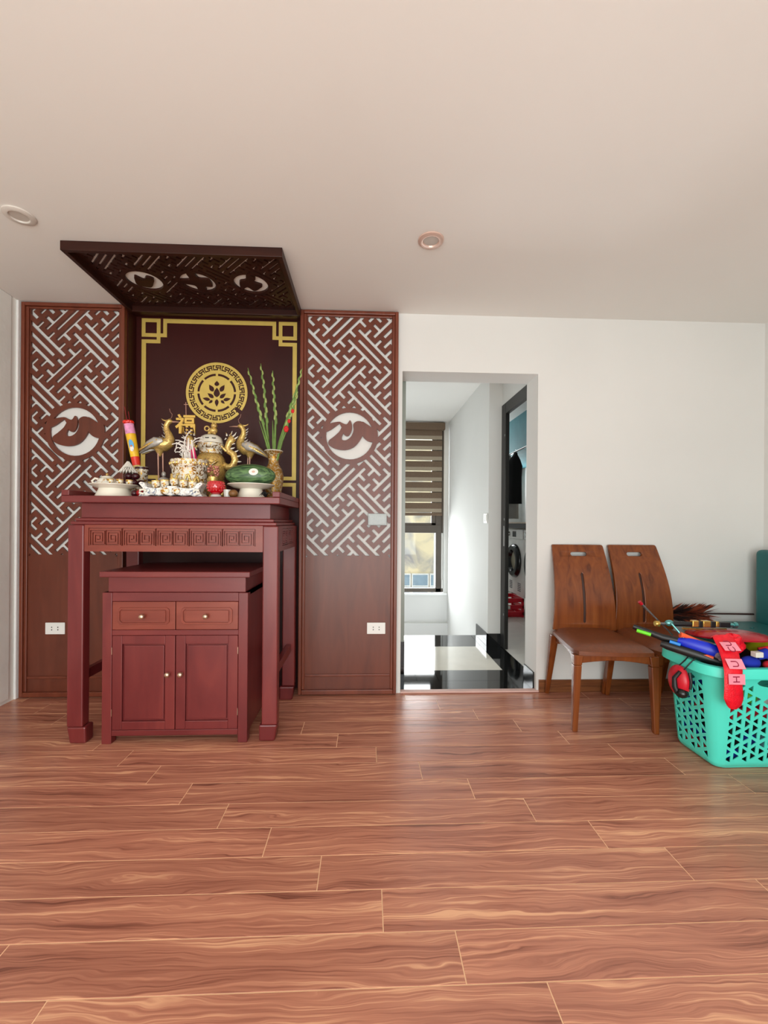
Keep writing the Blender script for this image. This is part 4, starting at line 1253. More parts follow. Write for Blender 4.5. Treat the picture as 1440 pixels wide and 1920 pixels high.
# toy blaster along the left rim
t = thing('toy_blaster', 'blue and black toy blaster with orange trim on the basket rim', 'toy gun', (1.418, -0.715, 0.568))
e0, e1 = Vector((0.06, -0.05, 0.0)), Vector((0.255, -0.19, -0.052))
dv = (e1 - e0)
MB().sweep([e0 + dv * 0.15, e0 + dv * 0.3, e0 + dv * 0.6, e0 + dv * 0.92, e1], [(0.012, 0.014), (0.020, 0.030), (0.023, 0.035), (0.020, 0.030), (0.008, 0.014)], 12).build('blue_body', BLUEP, t, 50)
low = Vector((-0.012, -0.012, -0.036))
MB().sweep([e0 + low - dv * 0.12, e0 + low, e0 + low + dv * 0.5, e0 + low + dv * 0.95], [(0.012, 0.014), (0.016, 0.020), (0.016, 0.022), (0.008, 0.014)], 10).build('black_body', BLKP, t, 50)
fr_ = Vector((-0.012, -0.016, 0.0))
for nm, a, c, r_, m_, z_ in (('orange_grip', 0.5, 0.72, 0.008, ORANGEP, -0.026), ('light_blue_switch', 0.02, 0.2, 0.008, SKYP, -0.012), ('lime_stripe', -0.55, -0.3, 0.009, LIMEP, -0.008)):
    MB().sweep([e0 + dv * a + fr_ + Vector((0, 0, z_)), e0 + dv * c + fr_ + Vector((0, 0, z_))], r_, 10).build(nm, m_, t, 50)
MB().sweep([e0 - dv * 0.62 + Vector((0, 0, 0.002)), e0 - dv * 0.1 + Vector((0, 0, -0.008)), e0 + dv * 0.2], [(0.009, 0.012), (0.013, 0.017), (0.012, 0.016)], 10).build('muzzle', BLKP, t, 50)
# orange tipped toy arm
t = thing('toy_crossbow', 'grey toy arm with orange grip under the crimson lid', 'toy', (1.51, -0.80, 0.592))
MB().sweep([(0, 0, 0), (0.02, -0.005, -0.004), (0.05, -0.012, -0.016), (0.085, -0.02, -0.03)], [0.014, 0.010, 0.009, 0.008], 10).build('orange_grip', ORANGEP, t, 50)
MB().sweep([(0.085, -0.02, -0.03), (0.13, -0.03, -0.046), (0.18, -0.04, -0.06)], [0.006, 0.007, 0.009], 8).build('arm', GREYP, t, 50)
MB().ball((0.185, -0.05, -0.075), (0.028, 0.02, 0.028), 14, 9).build('wheel_hub', BLKP, t, 50)
MB().sweep([(-0.03, 0.02, 0.05), (0.0, 0.01, 0.012), (0.02, 0.0, -0.02)], 0.005, 8).build('rod', TEALC, t, 40)
# crumpled clear wrap
b2 = MB().ball((0, 0, 0), (0.052, 0.035, 0.030), 20, 14)
rnd = random.Random(9)
for p in b2.v: p *= 1 + 0.28 * (rnd.random() - 0.5)
tag(b2.build('plastic_wrap', CELLO, loc=(1.662, -0.885, 0.513)), 'crumpled clear plastic wrap beside the red carrier bag', 'wrapper')
# red carrier bag over the front rim
t = thing('carrier_bag', 'red carrier bag with pink printed labels hanging over the basket rim', 'bag', (1.600, -0.985, 0.40))
path = [(0.085, 0.155, 0.185, 0.05), (0.06, 0.11, 0.200, 0.052), (0.04, 0.065, 0.165, 0.046), (0.02, 0.022, 0.118, 0.042), (0.005, -0.006, 0.085, 0.042), (-0.002, -0.014, 0.03, 0.041), (-0.004, -0.018, -0.03, 0.043), (0.0, -0.015, -0.06, 0.034), (0.0, -0.008, -0.076, 0.018)]
vs_ = []; fs_ = []; n = 16
rnd = random.Random(2)
for i, (x, y, z, hw_) in enumerate(path):
    x2 = path[min(i + 1, len(path) - 1)]; x1 = path[max(i - 1, 0)]
    tn = Vector((0, x2[1] - x1[1], x2[2] - x1[2])).normalized(); nn = Vector((0, -tn.z, tn.y))
    if nn.y > 0 or (abs(nn.y) < 0.3 and nn.z < 0): nn = -nn
    th = 0.014 if i < 5 else 0.010
    for k in range(n):
        a = 2 * pi * k / n
        p = Vector((x + hw_ * cos(a), y, z)) + nn * (th * sin(a) + 0.004 * (rnd.random() - 0.5))
        vs_.append(p)
for i in range(len(path) - 1):
    for k in range(n): fs_.append((i * n + k, i * n + (k + 1) % n, (i + 1) * n + (k + 1) % n, (i + 1) * n + k))
fs_ += [tuple(range(n)), tuple(range((len(path) - 1) * n, len(path) * n))]
MB().add(vs_, fs_).build('bag_body', REDBAG, t, 50)
b2 = MB().ball((0.11, 0.12, 0.165), (0.055, 0.04, 0.045), 16, 12)
for p in b2.v:
    c = Vector((0.11, 0.12, 0.165)); d = p - c; p[:] = c + d * (1 + 0.35 * (rnd.random() - 0.5))
b2.build('bag_knot', REDBAG, t)
for (zc, yc, ch, tl) in ((0.055, -0.0285, 'H', 0.08), (0.115, -0.008, 'U', 0.6), (0.176, 0.045, 'CU', 0.85)):
    R_ = Matrix.Rotation(-tl, 3, 'X')
    def lf_(u, v, w, R_=R_, yc=yc, zc=zc):
        p = R_ @ Vector((u, w, v)); return (p.x + (0.0 if zc < 0.1 else 0.012 if zc < 0.15 else 0.035), p.y + yc, p.z + zc)
    lb = MB().plate([([(-0.036, -0.021), (0.037, -0.023), (0.038, 0.021), (-0.036, 0.023)], True)], lambda u, v, w: lf_(u, v, 0.001 * w)).build('pink_label', PINKL, t)
    MB().text(ch, 0.044, lambda x, y, z: lf_(-y, x, -0.0006 + z), 0.0006).build('lettering', MAROONL, lb)
# olive clear bowl
t = thing('plastic_bowl', 'olive green clear plastic bowl tipped over at the basket edge', 'bowl', (1.912, -0.80, 0.518)); t.rotation_euler = (2.75, 0.25, 0)
MB().lathe([(0.030, -0.045), (0.055, -0.035), (0.068, 0.0), (0.073, 0.03), (0.070, 0.03), (0.065, 0.0), (0.052, -0.032), (0.0, -0.041)], (0, 0, 0), 32).build('bowl_shell', OLIVE, t, 50)
MB().lathe([(0.070, 0.030), (0.078, 0.030), (0.078, 0.034), (0.070, 0.034)], (0, 0, 0), 32, 'z', False).build('bowl_lip', OLIVE, t, 50)
# red and blue soft toy
t = thing('cloth_toy', 'red and blue cloth toy at the front of the basket', 'toy', (1.80, -0.895, 0.498))
MB().ball((-0.03, 0, -0.01), (0.045, 0.03, 0.03), 16, 10).build('blue_part', CLOTHB, t, 60)
MB().sweep([(0.0, 0.0, 0.02), (0.035, -0.01, 0.035), (0.07, -0.015, 0.015), (0.085, -0.015, -0.025)], [0.02, 0.024, 0.022, 0.014], 12).build('blue_arm', CLOTHB, t, 60)
MB().sweep([(0.03, 0.02, 0.04), (0.07, 0.0, 0.05), (0.11, -0.01, 0.02), (0.12, -0.01, -0.02)], [0.012, 0.02, 0.022, 0.018], 12).build('red_arm', CLOTHR, t, 60)
MB().ball((0.055, -0.012, -0.02), (0.03, 0.026, 0.022), 14, 9).build('red_part', CLOTHR, t, 60)
tag(boxobj('toy_block', WHITEP, (-0.018, 0.018, -0.015, 0.015, -0.012, 0.012), loc=(1.775, -0.925, 0.535), bevel=0.003), 'small white block on the red and blue cloth toy', 'toy')
# red and black toy hanging on the left side
t = thing('toy_helmet', 'red and black toy helmet hanging on the left basket side', 'toy', (1.506, -0.80, 0.372))
MB().ball((0, 0, 0), (0.034, 0.060, 0.074), 22, 16).build('shell', REDP, t, 60)
MB().sweep([(-0.022, -0.036, 0.055), (-0.038, -0.02, 0.02), (-0.040, -0.025, -0.02), (-0.028, -0.03, -0.05)], [(0.006, 0.008), (0.008, 0.010), (0.010, 0.012), (0.010, 0.012)], 10).build('black_band', BLKP, t, 60)
MB().ball((-0.012, -0.034, -0.046), (0.028, 0.03, 0.024), 16, 10).build('visor', APPB, t, 60)
MB().sweep([(0.012, -0.052, 0.055), (0.012, -0.062, 0.015), (0.010, -0.058, -0.02)], [(0.007, 0.006)] * 3, 10).build('black_stripe', BLKP, t, 60)
MB().sweep([(0.0, 0.0, 0.072), (0.015, -0.02, 0.105), (0.04, -0.01, 0.122)], 0.003, 8).build('strap', BLKP, t, 40)
MB().sweep([(0.0, -0.03, 0.06), (0.015, -0.05, 0.10), (0.04, -0.05, 0.120)], 0.003, 8).build('strap', BLKP, t, 40)

# ------------------------------------------------------------------ offerings on the altar (altar top is z = 1.245)
Z = 1.2455


def footed_dish(x, y, rim, foot, h, label):
    t = thing('footed_dish', label, 'dish', (x, y, Z), 0, 'white footed dishes on the altar')
    MB().lathe([(0.0, 0.001), (foot, 0.0), (foot * 0.93, h * 0.25), (foot * 0.80, h * 0.62), (foot * 0.8, h * 0.7)], (0, 0, 0), 44).build('foot', PORC, t, 50)
    MB().lathe([(foot * 0.8, h * 0.70), (rim * 0.75, h * 0.78), (rim, h), (rim * 1.0, h + 0.003), (rim * 0.7, h * 0.86), (0.0, h * 0.82)], (0, 0, 0), 48, 'z', False).build('plate', PORC, t, 50)
    return t


footed_dish(-1.336, -0.49, 0.113, 0.088, 0.063, 'white footed dish carrying a small teapot at the left')
footed_dish(-0.630, -0.455, 0.124, 0.074, 0.074, 'white footed dish under the watermelon')

# teapot with cups
t = thing('teapot', 'small white gilded teapot on the left footed dish', 'teapot', (-1.375, -0.485, Z + 0.055))
MB().lathe([(0.0, 0.0), (0.030, 0.0), (0.045, 0.014), (0.047, 0.026), (0.038, 0.042), (0.026, 0.046)], (0, 0, 0), 30).build('body', PORCGL, t, 50)
l_ = MB().lathe([(0.030, 0.046), (0.026, 0.053), (0.010, 0.058), (0.0, 0.059)], (0, 0, 0), 24).build('lid', PORC, t, 50)
MB().ball((0, 0, 0.065), 0.0065).build('lid_knob', GILT, l_, 50)
MB().sweep([(-0.038, 0, 0.038), (-0.062, 0, 0.044), (-0.078, 0, 0.030), (-0.066, 0, 0.012), (-0.044, 0, 0.010)], 0.006, 10).build('handle', PORC, t, 60)
MB().sweep([(0.040, 0, 0.018), (0.058, 0, 0.026), (0.066, 0, 0.042)], [0.009, 0.006, 0.004], 10).build('spout', PORC, t, 60)


def cup(x, y, z, r, h, label, group, m_=None):
    t = thing('tea_cup', label, 'cup', (x, y, z), 0, group)
    MB().lathe([(0.0, 0.0), (r * 0.62, 0.0), (r * 0.66, h * 0.1), (r * 0.92, h * 0.4), (r, h), (r * 0.9, h), (r * 0.8, h * 0.4), (0.0, h * 0.2)], (0, 0, 0), 20).build('bowl', m_ or PORCG, t, 50)
    MB().lathe([(r * 0.995, h * 0.86), (r * 1.03, h * 0.95), (r * 1.0, h * 1.02), (r * 0.93, h * 1.0)], (0, 0, 0), 20, 'z', False).build('gilt_rim', GILT, t, 50)


for k, (x, y) in enumerate(((-1.318, -0.552), (-1.278, -0.540), (-1.244, -0.515))):
    cup(x, y, Z + 0.0595, 0.0165, 0.030, ('leftmost', 'middle', 'rightmost')[k] + ' of the three small cups on the left footed dish', 'cups on the left footed dish')

# dark fruit under a foam net cone
for k, (dx, dy, dz) in enumerate(((0, 0, 0), (0.042, 0.0, 0.0), (0.082, 0.01, 0.0), (0.02, -0.03, 0.0), (0.062, -0.028, 0.0), (0.025, -0.012, 0.038), (0.062, -0.010, 0.038))):
    o = MB().ball((0, 0, 0), (0.022, 0.02, 0.019), 16, 10).build('dark_fruit', DATE, smooth=60, loc=(-1.352 + dx, -0.36 + dy, Z + 0.086 + dz))
    tag(o, 'dark purple fruit heaped behind the teapot', 'fruit', 'dark purple fruits on the altar')
t = tag(MB().lathe([(0.0, 0.0), (0.055, 0.0), (0.05, 0.03), (0.06, 0.066), (0.0, 0.066)], (0, 0, 0), 30).build('fruit_bowl', PORCG, smooth=50, loc=(-1.318, -0.362, Z)), 'small gilded bowl holding the dark fruit', 'bowl')
b2 = MB()
for k in range(18):
    a = 2 * pi * k / 18
    for s_ in (1, -1):
        b2.sweep([(0.004 * cos(a), 0.004 * sin(a), 0.062), (0.022 * cos(a + s_ * 0.25), 0.022 * sin(a + s_ * 0.25), 0.035), (0.047 * cos(a + s_ * 0.5), 0.047 * sin(a + s_ * 0.5), 0.0)], 0.0022, 5)
tag(b2.build('foam_net', NET, loc=(-1.330, -0.372, Z + 0.143)), 'white cone shaped foam net on the dark fruit', 'net')

# jar holding the incense packet
t = thing('incense_jar', 'small white and gilt jar behind the fruit bowl', 'jar', (-1.318, -0.255, Z))
MB().lathe([(0.0, 0.0), (0.030, 0.0), (0.033, 0.02), (0.033, 0.16), (0.036, 0.172), (0.036, 0.19), (0.029, 0.19), (0.028, 0.03), (0.0, 0.03)], (0, 0, 0), 28).build('jar_body', PORCG, t, 50)
MB().lathe([(0.0365, 0.176), (0.0372, 0.182), (0.0365, 0.188)], (0, 0, 0), 28, 'z', False).build('dark_band', DATE, t, 50)
t = thing('incense_packet', 'bright yellow red and pink packet of incense sticks leaning left', 'packet', (-1.316, -0.262, Z + 0.06)); t.rotation_euler = (0, -0.19, 0)
for nm, z0, z1, m_, r0, r1 in (('red_label', 0.14, 0.19, plain('packet_red', (226, 50, 34), 0.3), 0.021, 0.023), ('yellow_wrap', 0.19, 0.325, plain('packet_yellow', (242, 188, 40), 0.25, var=0.2, scale=30), 0.023, 0.027),
                             ('pink_wrap', 0.325, 0.385, plain('packet_pink', (226, 150, 190), 0.25, var=0.25, scale=50), 0.027, 0.026), ('sticks', 0.0, 0.14, plain('incense_stick_yellow', (220, 190, 110), 0.6), 0.018, 0.021)):
    MB().lathe([(r0, z0), (r1, z1 - 0.0005)], (0, 0, 0), 20).build(nm, m_, t, 50)
b2 = MB(); rnd = random.Random(4)
for k in range(12):
    a = 2 * pi * k / 12; b2.ball((0.018 * cos(a), 0.018 * sin(a), 0.392 + 0.008 * rnd.random()), (0.012, 0.012, 0.010), 8, 6)
b2.build('red_ruffle', plain('packet_top_red', (232, 40, 24), 0.3, var=0.3, scale=60), t)
el = [(0.0145 * cos(a), 0.034 * sin(a)) for a in [2 * pi * k / 24 for k in range(24)]]
pn = MB().prism(el, lambda u, v, w: (u * 0.95 + 0.004, -sqrt(max(0, 0.0262 ** 2 - u * u)) - w, v + 0.255), 0.0003, 0.0012).build('printed_oval', plain('packet_sky_blue', (96, 170, 220), 0.3), t)
MB().prism([(x * 0.8, y * 0.5) for x, y in el], lambda u, v, w: (u * 0.95 + 0.004, -sqrt(max(0, 0.0262 ** 2 - u * u)) - w, v + 0.236), 0.0013, 0.0018).build('printed_white', plain('packet_white', (236, 230, 224), 0.4), pn)
MB().prism([(x * 0.45, y * 0.16) for x, y in el], lambda u, v, w: (u * 0.95 + 0.004, -sqrt(max(0, 0.0262 ** 2 - u * u)) - w, v + 0.251), 0.0019, 0.0024).build('printed_tan', plain('packet_tan', (200, 120, 80), 0.4), pn)
for k, (x, y) in enumerate(((-0.006, 0), (0.004, 0.006))):
    MB().sweep([(x, y, 0.38), (x + 0.004 * k, y, 0.49 - 0.03 * k)], 0.0014, 6).build('incense_stick', plain('incense_red_stick', (150, 24, 40), 0.7) if k == 0 else MATS['incense_red_stick'], t)

# small red fruits beside the cup stand
for k, (x, y, r, m_) in enumerate(((-1.205, -0.535, 0.018, DATE), (-1.180, -0.530, 0.020, plain('glossy_red_fruit', (150, 20, 26), 0.2)), (-1.19, -0.50, 0.019, DATE), (-1.215, -0.50, 0.02, BROWNF))):
    tag(MB().ball((0, 0, 0), r, 16, 10).build('small_fruit', m_, smooth=60, loc=(x, y, Z + r)), ['dark small fruit at the front left of the cup stand', 'glossy red small fruit touching the cup stand', 'dark small fruit behind the red one', 'brown small fruit beside the left footed dish'][k], 'fruit', 'small fruits left of the cup stand')

# scrolled cup stand with five cups
t = thing('cup_stand', 'white scrolled porcelain stand carrying five gilt cups', 'stand', (-1.008, -0.535, Z))
prof = [(-0.165, 0.0), (-0.12, 0.0), (-0.10, 0.008), (-0.06, 0.004), (-0.03, 0.010), (0.0, 0.004), (0.03, 0.010), (0.06, 0.004), (0.10, 0.008), (0.12, 0.0), (0.165, 0.0), (0.155, 0.014), (0.135, 0.024), (0.142, 0.045), (0.163, 0.068), (0.152, 0.078), (0.132, 0.070), (0.118, 0.050),
        (0.09, 0.044), (0.05, 0.048), (0.02, 0.056), (-0.02, 0.056), (-0.05, 0.048), (-0.09, 0.044), (-0.118, 0.050), (-0.132, 0.070), (-0.152, 0.078), (-0.163, 0.068), (-0.142, 0.045), (-0.135, 0.024), (-0.155, 0.014)]
MB().plate([(prof, True)], lambda u, v, w: (u, -0.035 + 0.075 * w, v + 0.0005)).build('scroll_body', PORCB, t, bevel=0.006, seg=3)
for k, (u, v, r, m_) in enumerate(((-0.028, 0.030, 0.024, PORCG), (0.028, 0.030, 0.022, PORCG), (-0.085, 0.026, 0.016, PORCB), (0.085, 0.026, 0.016, PORCB))):
    MB().ball((u, -0.038, v), (r, 0.006, r * 0.85), 18, 10).build('medallion', m_, t, 60)
for sx in (-1, 1):
    MB().sweep([(sx * 0.13, -0.04, 0.012), (sx * 0.150, -0.042, 0.02), (sx * 0.148, -0.042, 0.034), (sx * 0.128, -0.042, 0.036), (sx * 0.118, -0.042, 0.026)], 0.006, 8).build('curl', PORC, t, 60)
for k, x in enumerate((-1.101, -1.056, -1.008, -0.960, -0.913)):
    zz = Z + (0.046, 0.050, 0.058, 0.050, 0.046)[k]
    cup(x, -0.525, zz, 0.0225, 0.040, ('leftmost', 'second from the left', 'middle', 'second from the right', 'rightmost')[k] + ' of the five gilt cups on the scrolled stand', 'cups on the scrolled stand')

# lidded jar behind the stand
t = thing('lidded_jar', 'small silvery lidded jar between the left crane and the incense bowl', 'jar', (-1.150, -0.34, Z))
MB().lathe([(0.0, 0.0), (0.022, 0.0), (0.030, 0.03), (0.028, 0.09), (0.020, 0.105)], (0, 0, 0), 24).build('jar_body', PORCGL, t, 50)
l_ = MB().lathe([(0.030, 0.105), (0.026, 0.116), (0.010, 0.124), (0.0, 0.125)], (0, 0, 0), 24).build('lid', FEATH, t, 50)
MB().ball((0, 0, 0.140), (0.012, 0.012, 0.016)).build('lid_knob', FEATH, l_, 60)


# cranes
def crane(x, y, sgn, label, legz):
    t = thing('crane_statue', label, 'statue', (x, y, Z), 0, 'gilt crane statues on the altar')

    def P(a, b): return (sgn * a, 0, b)
    zt = 0.0
    # tail, body, breast, neck and head in one sweep (heights above the altar top)
    pts = [(-0.105, 0.292), (-0.075, 0.315), (-0.040, 0.330), (-0.005, 0.335), (0.030, 0.335), (0.052, 0.348), (0.060, 0.370), (0.052, 0.395), (0.040, 0.420), (0.038, 0.445), (0.048, 0.466), (0.060, 0.474), (0.074, 0.470)]
    rad = [(0.006, 0.004), (0.018, 0.012), (0.034, 0.028), (0.046, 0.040), (0.045, 0.043), (0.036, 0.035), (0.027, 0.026), (0.021, 0.020), (0.017, 0.0165), (0.0155, 0.015), (0.0155, 0.015), (0.016, 0.015), (0.008, 0.008)]
    MB().sweep([P(*p) for p in pts], rad, 16).build('body', GILT, t, 60)
    MB().sweep([P(0.072, 0.470), P(0.10, 0.470), P(0.128, 0.468)], [0.006, 0.004, 0.001], 8).build('beak', LEGP, t, 60)
    MB().sweep([P(0.048, 0.478), P(0.030, 0.476), P(0.016, 0.482), P(0.010, 0.488)], [0.005, 0.005, 0.003, 0.001], 8).build('crest', GILT, t, 60)
    MB().sweep([P(0.062, 0.486), P(0.070, 0.50), P(0.072, 0.515), P(0.060, 0.53), P(0.056, 0.548)], 0.0012, 6).build('incense_wire', LEGP, t)
    b2 = MB()
    for (a, b) in ((0.024, 0.445), (0.024, 0.428), (0.030, 0.410), (0.034, 0.392), (0.026, 0.376), (0.012, 0.366)):
        b2.sweep([P(a + 0.008, b), P(a - 0.006, b + 0.006), P(a - 0.014, b + 0.016)], [0.005, 0.004, 0.001], 6)
    b2.build('mane', FEATH, t, 60)
    for sy in (-1, 1):
        w_ = MB().sweep([(sgn * 0.035, sy * 0.040, 0.352), (sgn * 0.0, sy * 0.050, 0.342), (sgn * -0.045, sy * 0.040, 0.325), (sgn * -0.085, sy * 0.020, 0.300), (sgn * -0.112, sy * 0.008, 0.280)],
                        [(0.007, 0.012), (0.010, 0.028), (0.009, 0.022), (0.006, 0.012), (0.003, 0.004)], 12).build('wing', FEATH, t, 60)
        f2 = MB()
        for k in range(4):
            f2.sweep([(sgn * (0.01 - 0.02 * k), sy * 0.056, 0.352 - 0.012 * k), (sgn * (-0.035 - 0.02 * k), sy * 0.046, 0.335 - 0.014 * k), (sgn * (-0.07 - 0.015 * k), sy * 0.026, 0.312 - 0.012 * k)], [(0.003, 0.005), (0.003, 0.006), (0.002, 0.002)], 8)
        f2.build('feather_ridges', GILT, w_, 60)
    MB().lathe([(0.0, 0.0), (0.0, 0.0)], (0, 0, 0), 3) if False else None
    b2 = MB().lathe([(0.006, 0.262), (0.018, 0.285), (0.030, 0.305)], (sgn * 0.0, 0, 0), 14)
    b2.build('thigh', GILT, t, 60)
    for dx, sy in ((-0.004, -0.010), (0.014, 0.010)):
        MB().sweep([(sgn * dx, sy, 0.285), (sgn * (dx + 0.003), sy, 0.15), (sgn * (dx + 0.004), sy, 0.03)], [0.0050, 0.0034, 0.0034], 8).build('leg', LEGP, t, 60)
    MB().ball((sgn * 0.01, 0, 0.018), (0.05, 0.036, 0.018), 18, 10).build('turtle_base', GILT, t, 60)
    return t


crane(-1.242, -0.20, 1, 'gilt crane statue with long legs facing right', 0)
crane(-0.737, -0.10, -1, 'gilt crane statue facing left behind the watermelon', 0)

# incense bowl
t = thing('incense_bowl', 'large white cylindrical incense bowl with gilt dragon relief', 'incense bowl', (-0.985, -0.39, Z))
MB().lathe([(0.0, 0.0), (0.080, 0.0), (0.088, 0.012), (0.086, 0.05), (0.092, 0.16), (0.096, 0.168)], (0, 0, 0), 48).build('bowl_body', PORCG, t, 50)
MB().lathe([(0.0945, 0.168), (0.099, 0.172), (0.099, 0.198), (0.098, 0.212), (0.090, 0.212), (0.088, 0.196), (0.0, 0.194)], (0, 0, 0), 48).build('gilt_rim', PORCG, t, 50)
b2 = MB()
for k in range(26):
    a = -pi * 0.98 + k * pi * 0.96 / 25
    if k % 2 == 0: b2.ball((0.1 * cos(a), 0.1 * sin(a), 0.190), (0.006, 0.006, 0.008), 8, 6)
b2.build('rim_beads', GILT, t)
pts = []
for k in range(26):
    u = k / 25; a = -pi / 2 + 0.15 + 1.1 * u + 0.0; zz = 0.10 + 0.028 * sin(u * 14) - 0.02 * u
    pts.append((0.093 * cos(a), 0.093 * sin(a), zz))
MB().sweep(pts, [0.002 + 0.006 * sin(pi * min(1, 0.15 + k / 27)) for k in range(26)], 8).build('dragon_relief', GILT, t, 60)
pts = []
for k in range(20):
    u = k / 19; a = -pi / 2 - 0.2 - 0.9 * u; zz = 0.09 + 0.04 * sin(u * 8 + 1)
    pts.append((0.092 * cos(a), 0.092 * sin(a), zz))
MB().sweep(pts, 0.006, 8).build('cloud_relief', GILT, t, 60)
# curled ash sticks and magenta sticks standing in the bowl
t2 = thing('incense_sticks', 'white curled ash sticks and magenta incense standing in the bowl', 'incense', (-0.985, -0.39, Z + 0.195))
rnd = random.Random(21)
for k in range(24):
    a0 = rnd.random() * 2 * pi; x0 = -0.015 + 0.05 * (rnd.random() - 0.5); y0 = 0.03 * (rnd.random() - 0.5)
    L_ = 0.06 + 0.07 * rnd.random(); lean = -0.55 + 0.8 * rnd.random(); curl = rnd.choice((-1, -1, -1, 1)) * (1.0 + 2.5 * rnd.random())
    pts = [(x0, y0, 0.0)]
    ang = pi / 2 - lean * 0.4; p = Vector((x0, y0, 0.0))
    for q in range(9):
        p = p + Vector((cos(ang), 0.15 * sin(a0), sin(ang))) * (L_ / 6)
        pts.append(tuple(p))
        if q > 3: ang -= curl * 0.22
    MB().sweep(pts, 0.0029, 5).build('ash_curl', ASH, t2)
for k in range(9):
    x0 = 0.018 + 0.03 * (k % 3 - 1) * 0.5; y0 = 0.012 * (k // 3 - 1)
    MB().sweep([(x0 + 0.006 * (k % 3 - 1), y0, 0.0), (x0 * 0.7, y0 * 0.6, 0.068 + 0.01 * (k % 4))], 0.0042, 6).build('magenta_stick', PINKI, t2)
for k, (x0, x1, z1) in enumerate(((0.0, -0.004, 0.14), (0.032, 0.012, 0.13), (-0.02, -0.004, 0.12))):
    MB().sweep([(x0, -0.01, 0.0), (x1, -0.01, z1)], 0.0042, 6).build('ash_stick', ASH, t2)
# golden luck character on a stick
t = thing('luck_character', 'golden 福 character ornament on a thin stick above the incense bowl', 'ornament', (-0.999, -0.40, Z + 0.195))
MB().sweep([(0, 0.004, 0.0), (-0.008, 0.004, 0.34)], 0.0018, 6).build('stick', LEGP, t)
MB().text('福', 0.112, lambda x, y, z: (x - 0.004, -z, y + 0.208), 0.014, 0.0022).build('character', GOLDP, t, bevel=0.002, seg=1)
boxobj('crossbar', LEGP, (-0.018, 0.004, 0.002, 0.005, 0.325, 0.328), t)

# censer with lid, lion finial and dragon handles
t = thing('lidded_censer', 'gilt lidded censer with lion finial and dragon handles', 'censer', (-0.952, -0.165, Z))
MB().lathe([(0.0, 0.10), (0.050, 0.10), (0.074, 0.130), (0.086, 0.18), (0.088, 0.225), (0.078, 0.262), (0.064, 0.285)], (0, 0, 0), 40).build('belly', GILT, t, 60)
MB().lathe([(0.066, 0.285), (0.064, 0.305), (0.066, 0.315), (0.075, 0.320), (0.077, 0.345), (0.066, 0.350)], (0, 0, 0), 40).build('neck', PORCG, t, 60)
ld_ = MB().lathe([(0.069, 0.350), (0.068, 0.362), (0.060, 0.385), (0.042, 0.398), (0.020, 0.403), (0.0, 0.403)], (0, 0, 0), 40).build('lid', PORC, t, 60)
for a in (-2.1, -1.57, -1.0):
    MB().sweep([(0.067 * cos(a - 0.16), 0.067 * sin(a - 0.16), 0.374), (0.0685 * cos(a), 0.0685 * sin(a), 0.372), (0.067 * cos(a + 0.16), 0.067 * sin(a + 0.16), 0.374)], (0.0028), 6).build('vent_slot', PLASTD, ld_)
b2 = MB(); b2.ball((0.012, 0, 0.428), (0.026, 0.020, 0.022)); b2.ball((0.020, -0.008, 0.456), (0.019, 0.017, 0.017)); b2.ball((0.030, -0.018, 0.452), 0.008); b2.ball((0.012, -0.006, 0.474), 0.006); b2.ball((0.028, -0.006, 0.473), 0.006)
for sx in (-0.006, 0.024): b2.sweep([(sx, -0.012, 0.42), (sx, -0.016, 0.402)], [0.009, 0.010], 8)
b2.build('lion_finial', GILT, ld_, 60)
pts = [(-0.024 + 0.014 * cos(a), -0.004, 0.440 + 0.014 * sin(a)) for a in [2 * pi * k / 12 for k in range(13)]]
MB().sweep(pts, 0.005, 8).build('lion_tail', GILT, ld_, 60)
for sx in (-1, 1):
    pts = [(0.074, 0.225), (0.105, 0.205), (0.135, 0.215), (0.148, 0.250), (0.138, 0.285), (0.112, 0.300), (0.100, 0.322), (0.112, 0.352), (0.128, 0.375), (0.118, 0.392)]
    h_ = MB().sweep([(sx * a, -0.01, b) for a, b in pts], [0.016, 0.020, 0.021, 0.021, 0.020, 0.018, 0.018, 0.020, 0.023, 0.014], 12).build('dragon_handle', GILT, t, 60)
    b2 = MB()
    for (a, b, da, db) in ((0.118, 0.195, 0.01, -0.018), (0.148, 0.205, 0.020, -0.012), (0.163, 0.24, 0.024, 0.0), (0.162, 0.27, 0.022, 0.010), (0.148, 0.298, 0.020, 0.012), (0.128, 0.318, 0.018, 0.008), (0.128, 0.345, 0.020, 0.006),
                           (0.142, 0.375, 0.024, 0.020), (0.136, 0.390, 0.018, 0.028), (0.120, 0.398, 0.010, 0.028), (0.104, 0.395, -0.012, 0.022), (0.100, 0.380, -0.016, -0.008)):
        b2.sweep([(sx * (a - 0.006), -0.01, b), (sx * (a + da * 0.6), -0.012, b + db * 0.5), (sx * (a + da), -0.012, b + db)], [0.006, 0.004, 0.001], 6)
    b2.build('dragon_spikes', PORCGL, h_, 60)
    MB().sweep([(sx * 0.098, -0.018, 0.302), (sx * 0.082, -0.026, 0.318), (sx * 0.070, -0.03, 0.332)], [0.010, 0.008, 0.005], 8).build('dragon_claw', GILT, h_, 60)
b2 = MB().sweep([(-0.06, -0.066, 0.17), (-0.03, -0.084, 0.20), (0.0, -0.088, 0.235), (0.03, -0.080, 0.21), (0.06, -0.066, 0.235)], [0.010, 0.013, 0.014, 0.013, 0.008], 10)
b2.build('dragon_relief', GILTS, t, 60)
for k in range(3):
    a = -pi / 2 + k * 2 * pi / 3
    MB().sweep([(0.056 * cos(a), 0.056 * sin(a), 0.125), (0.078 * cos(a), 0.078 * sin(a), 0.07), (0.062 * cos(a), 0.062 * sin(a), 0.036)], [0.022, 0.017, 0.015], 10).build('leg', GILT, t, 60)
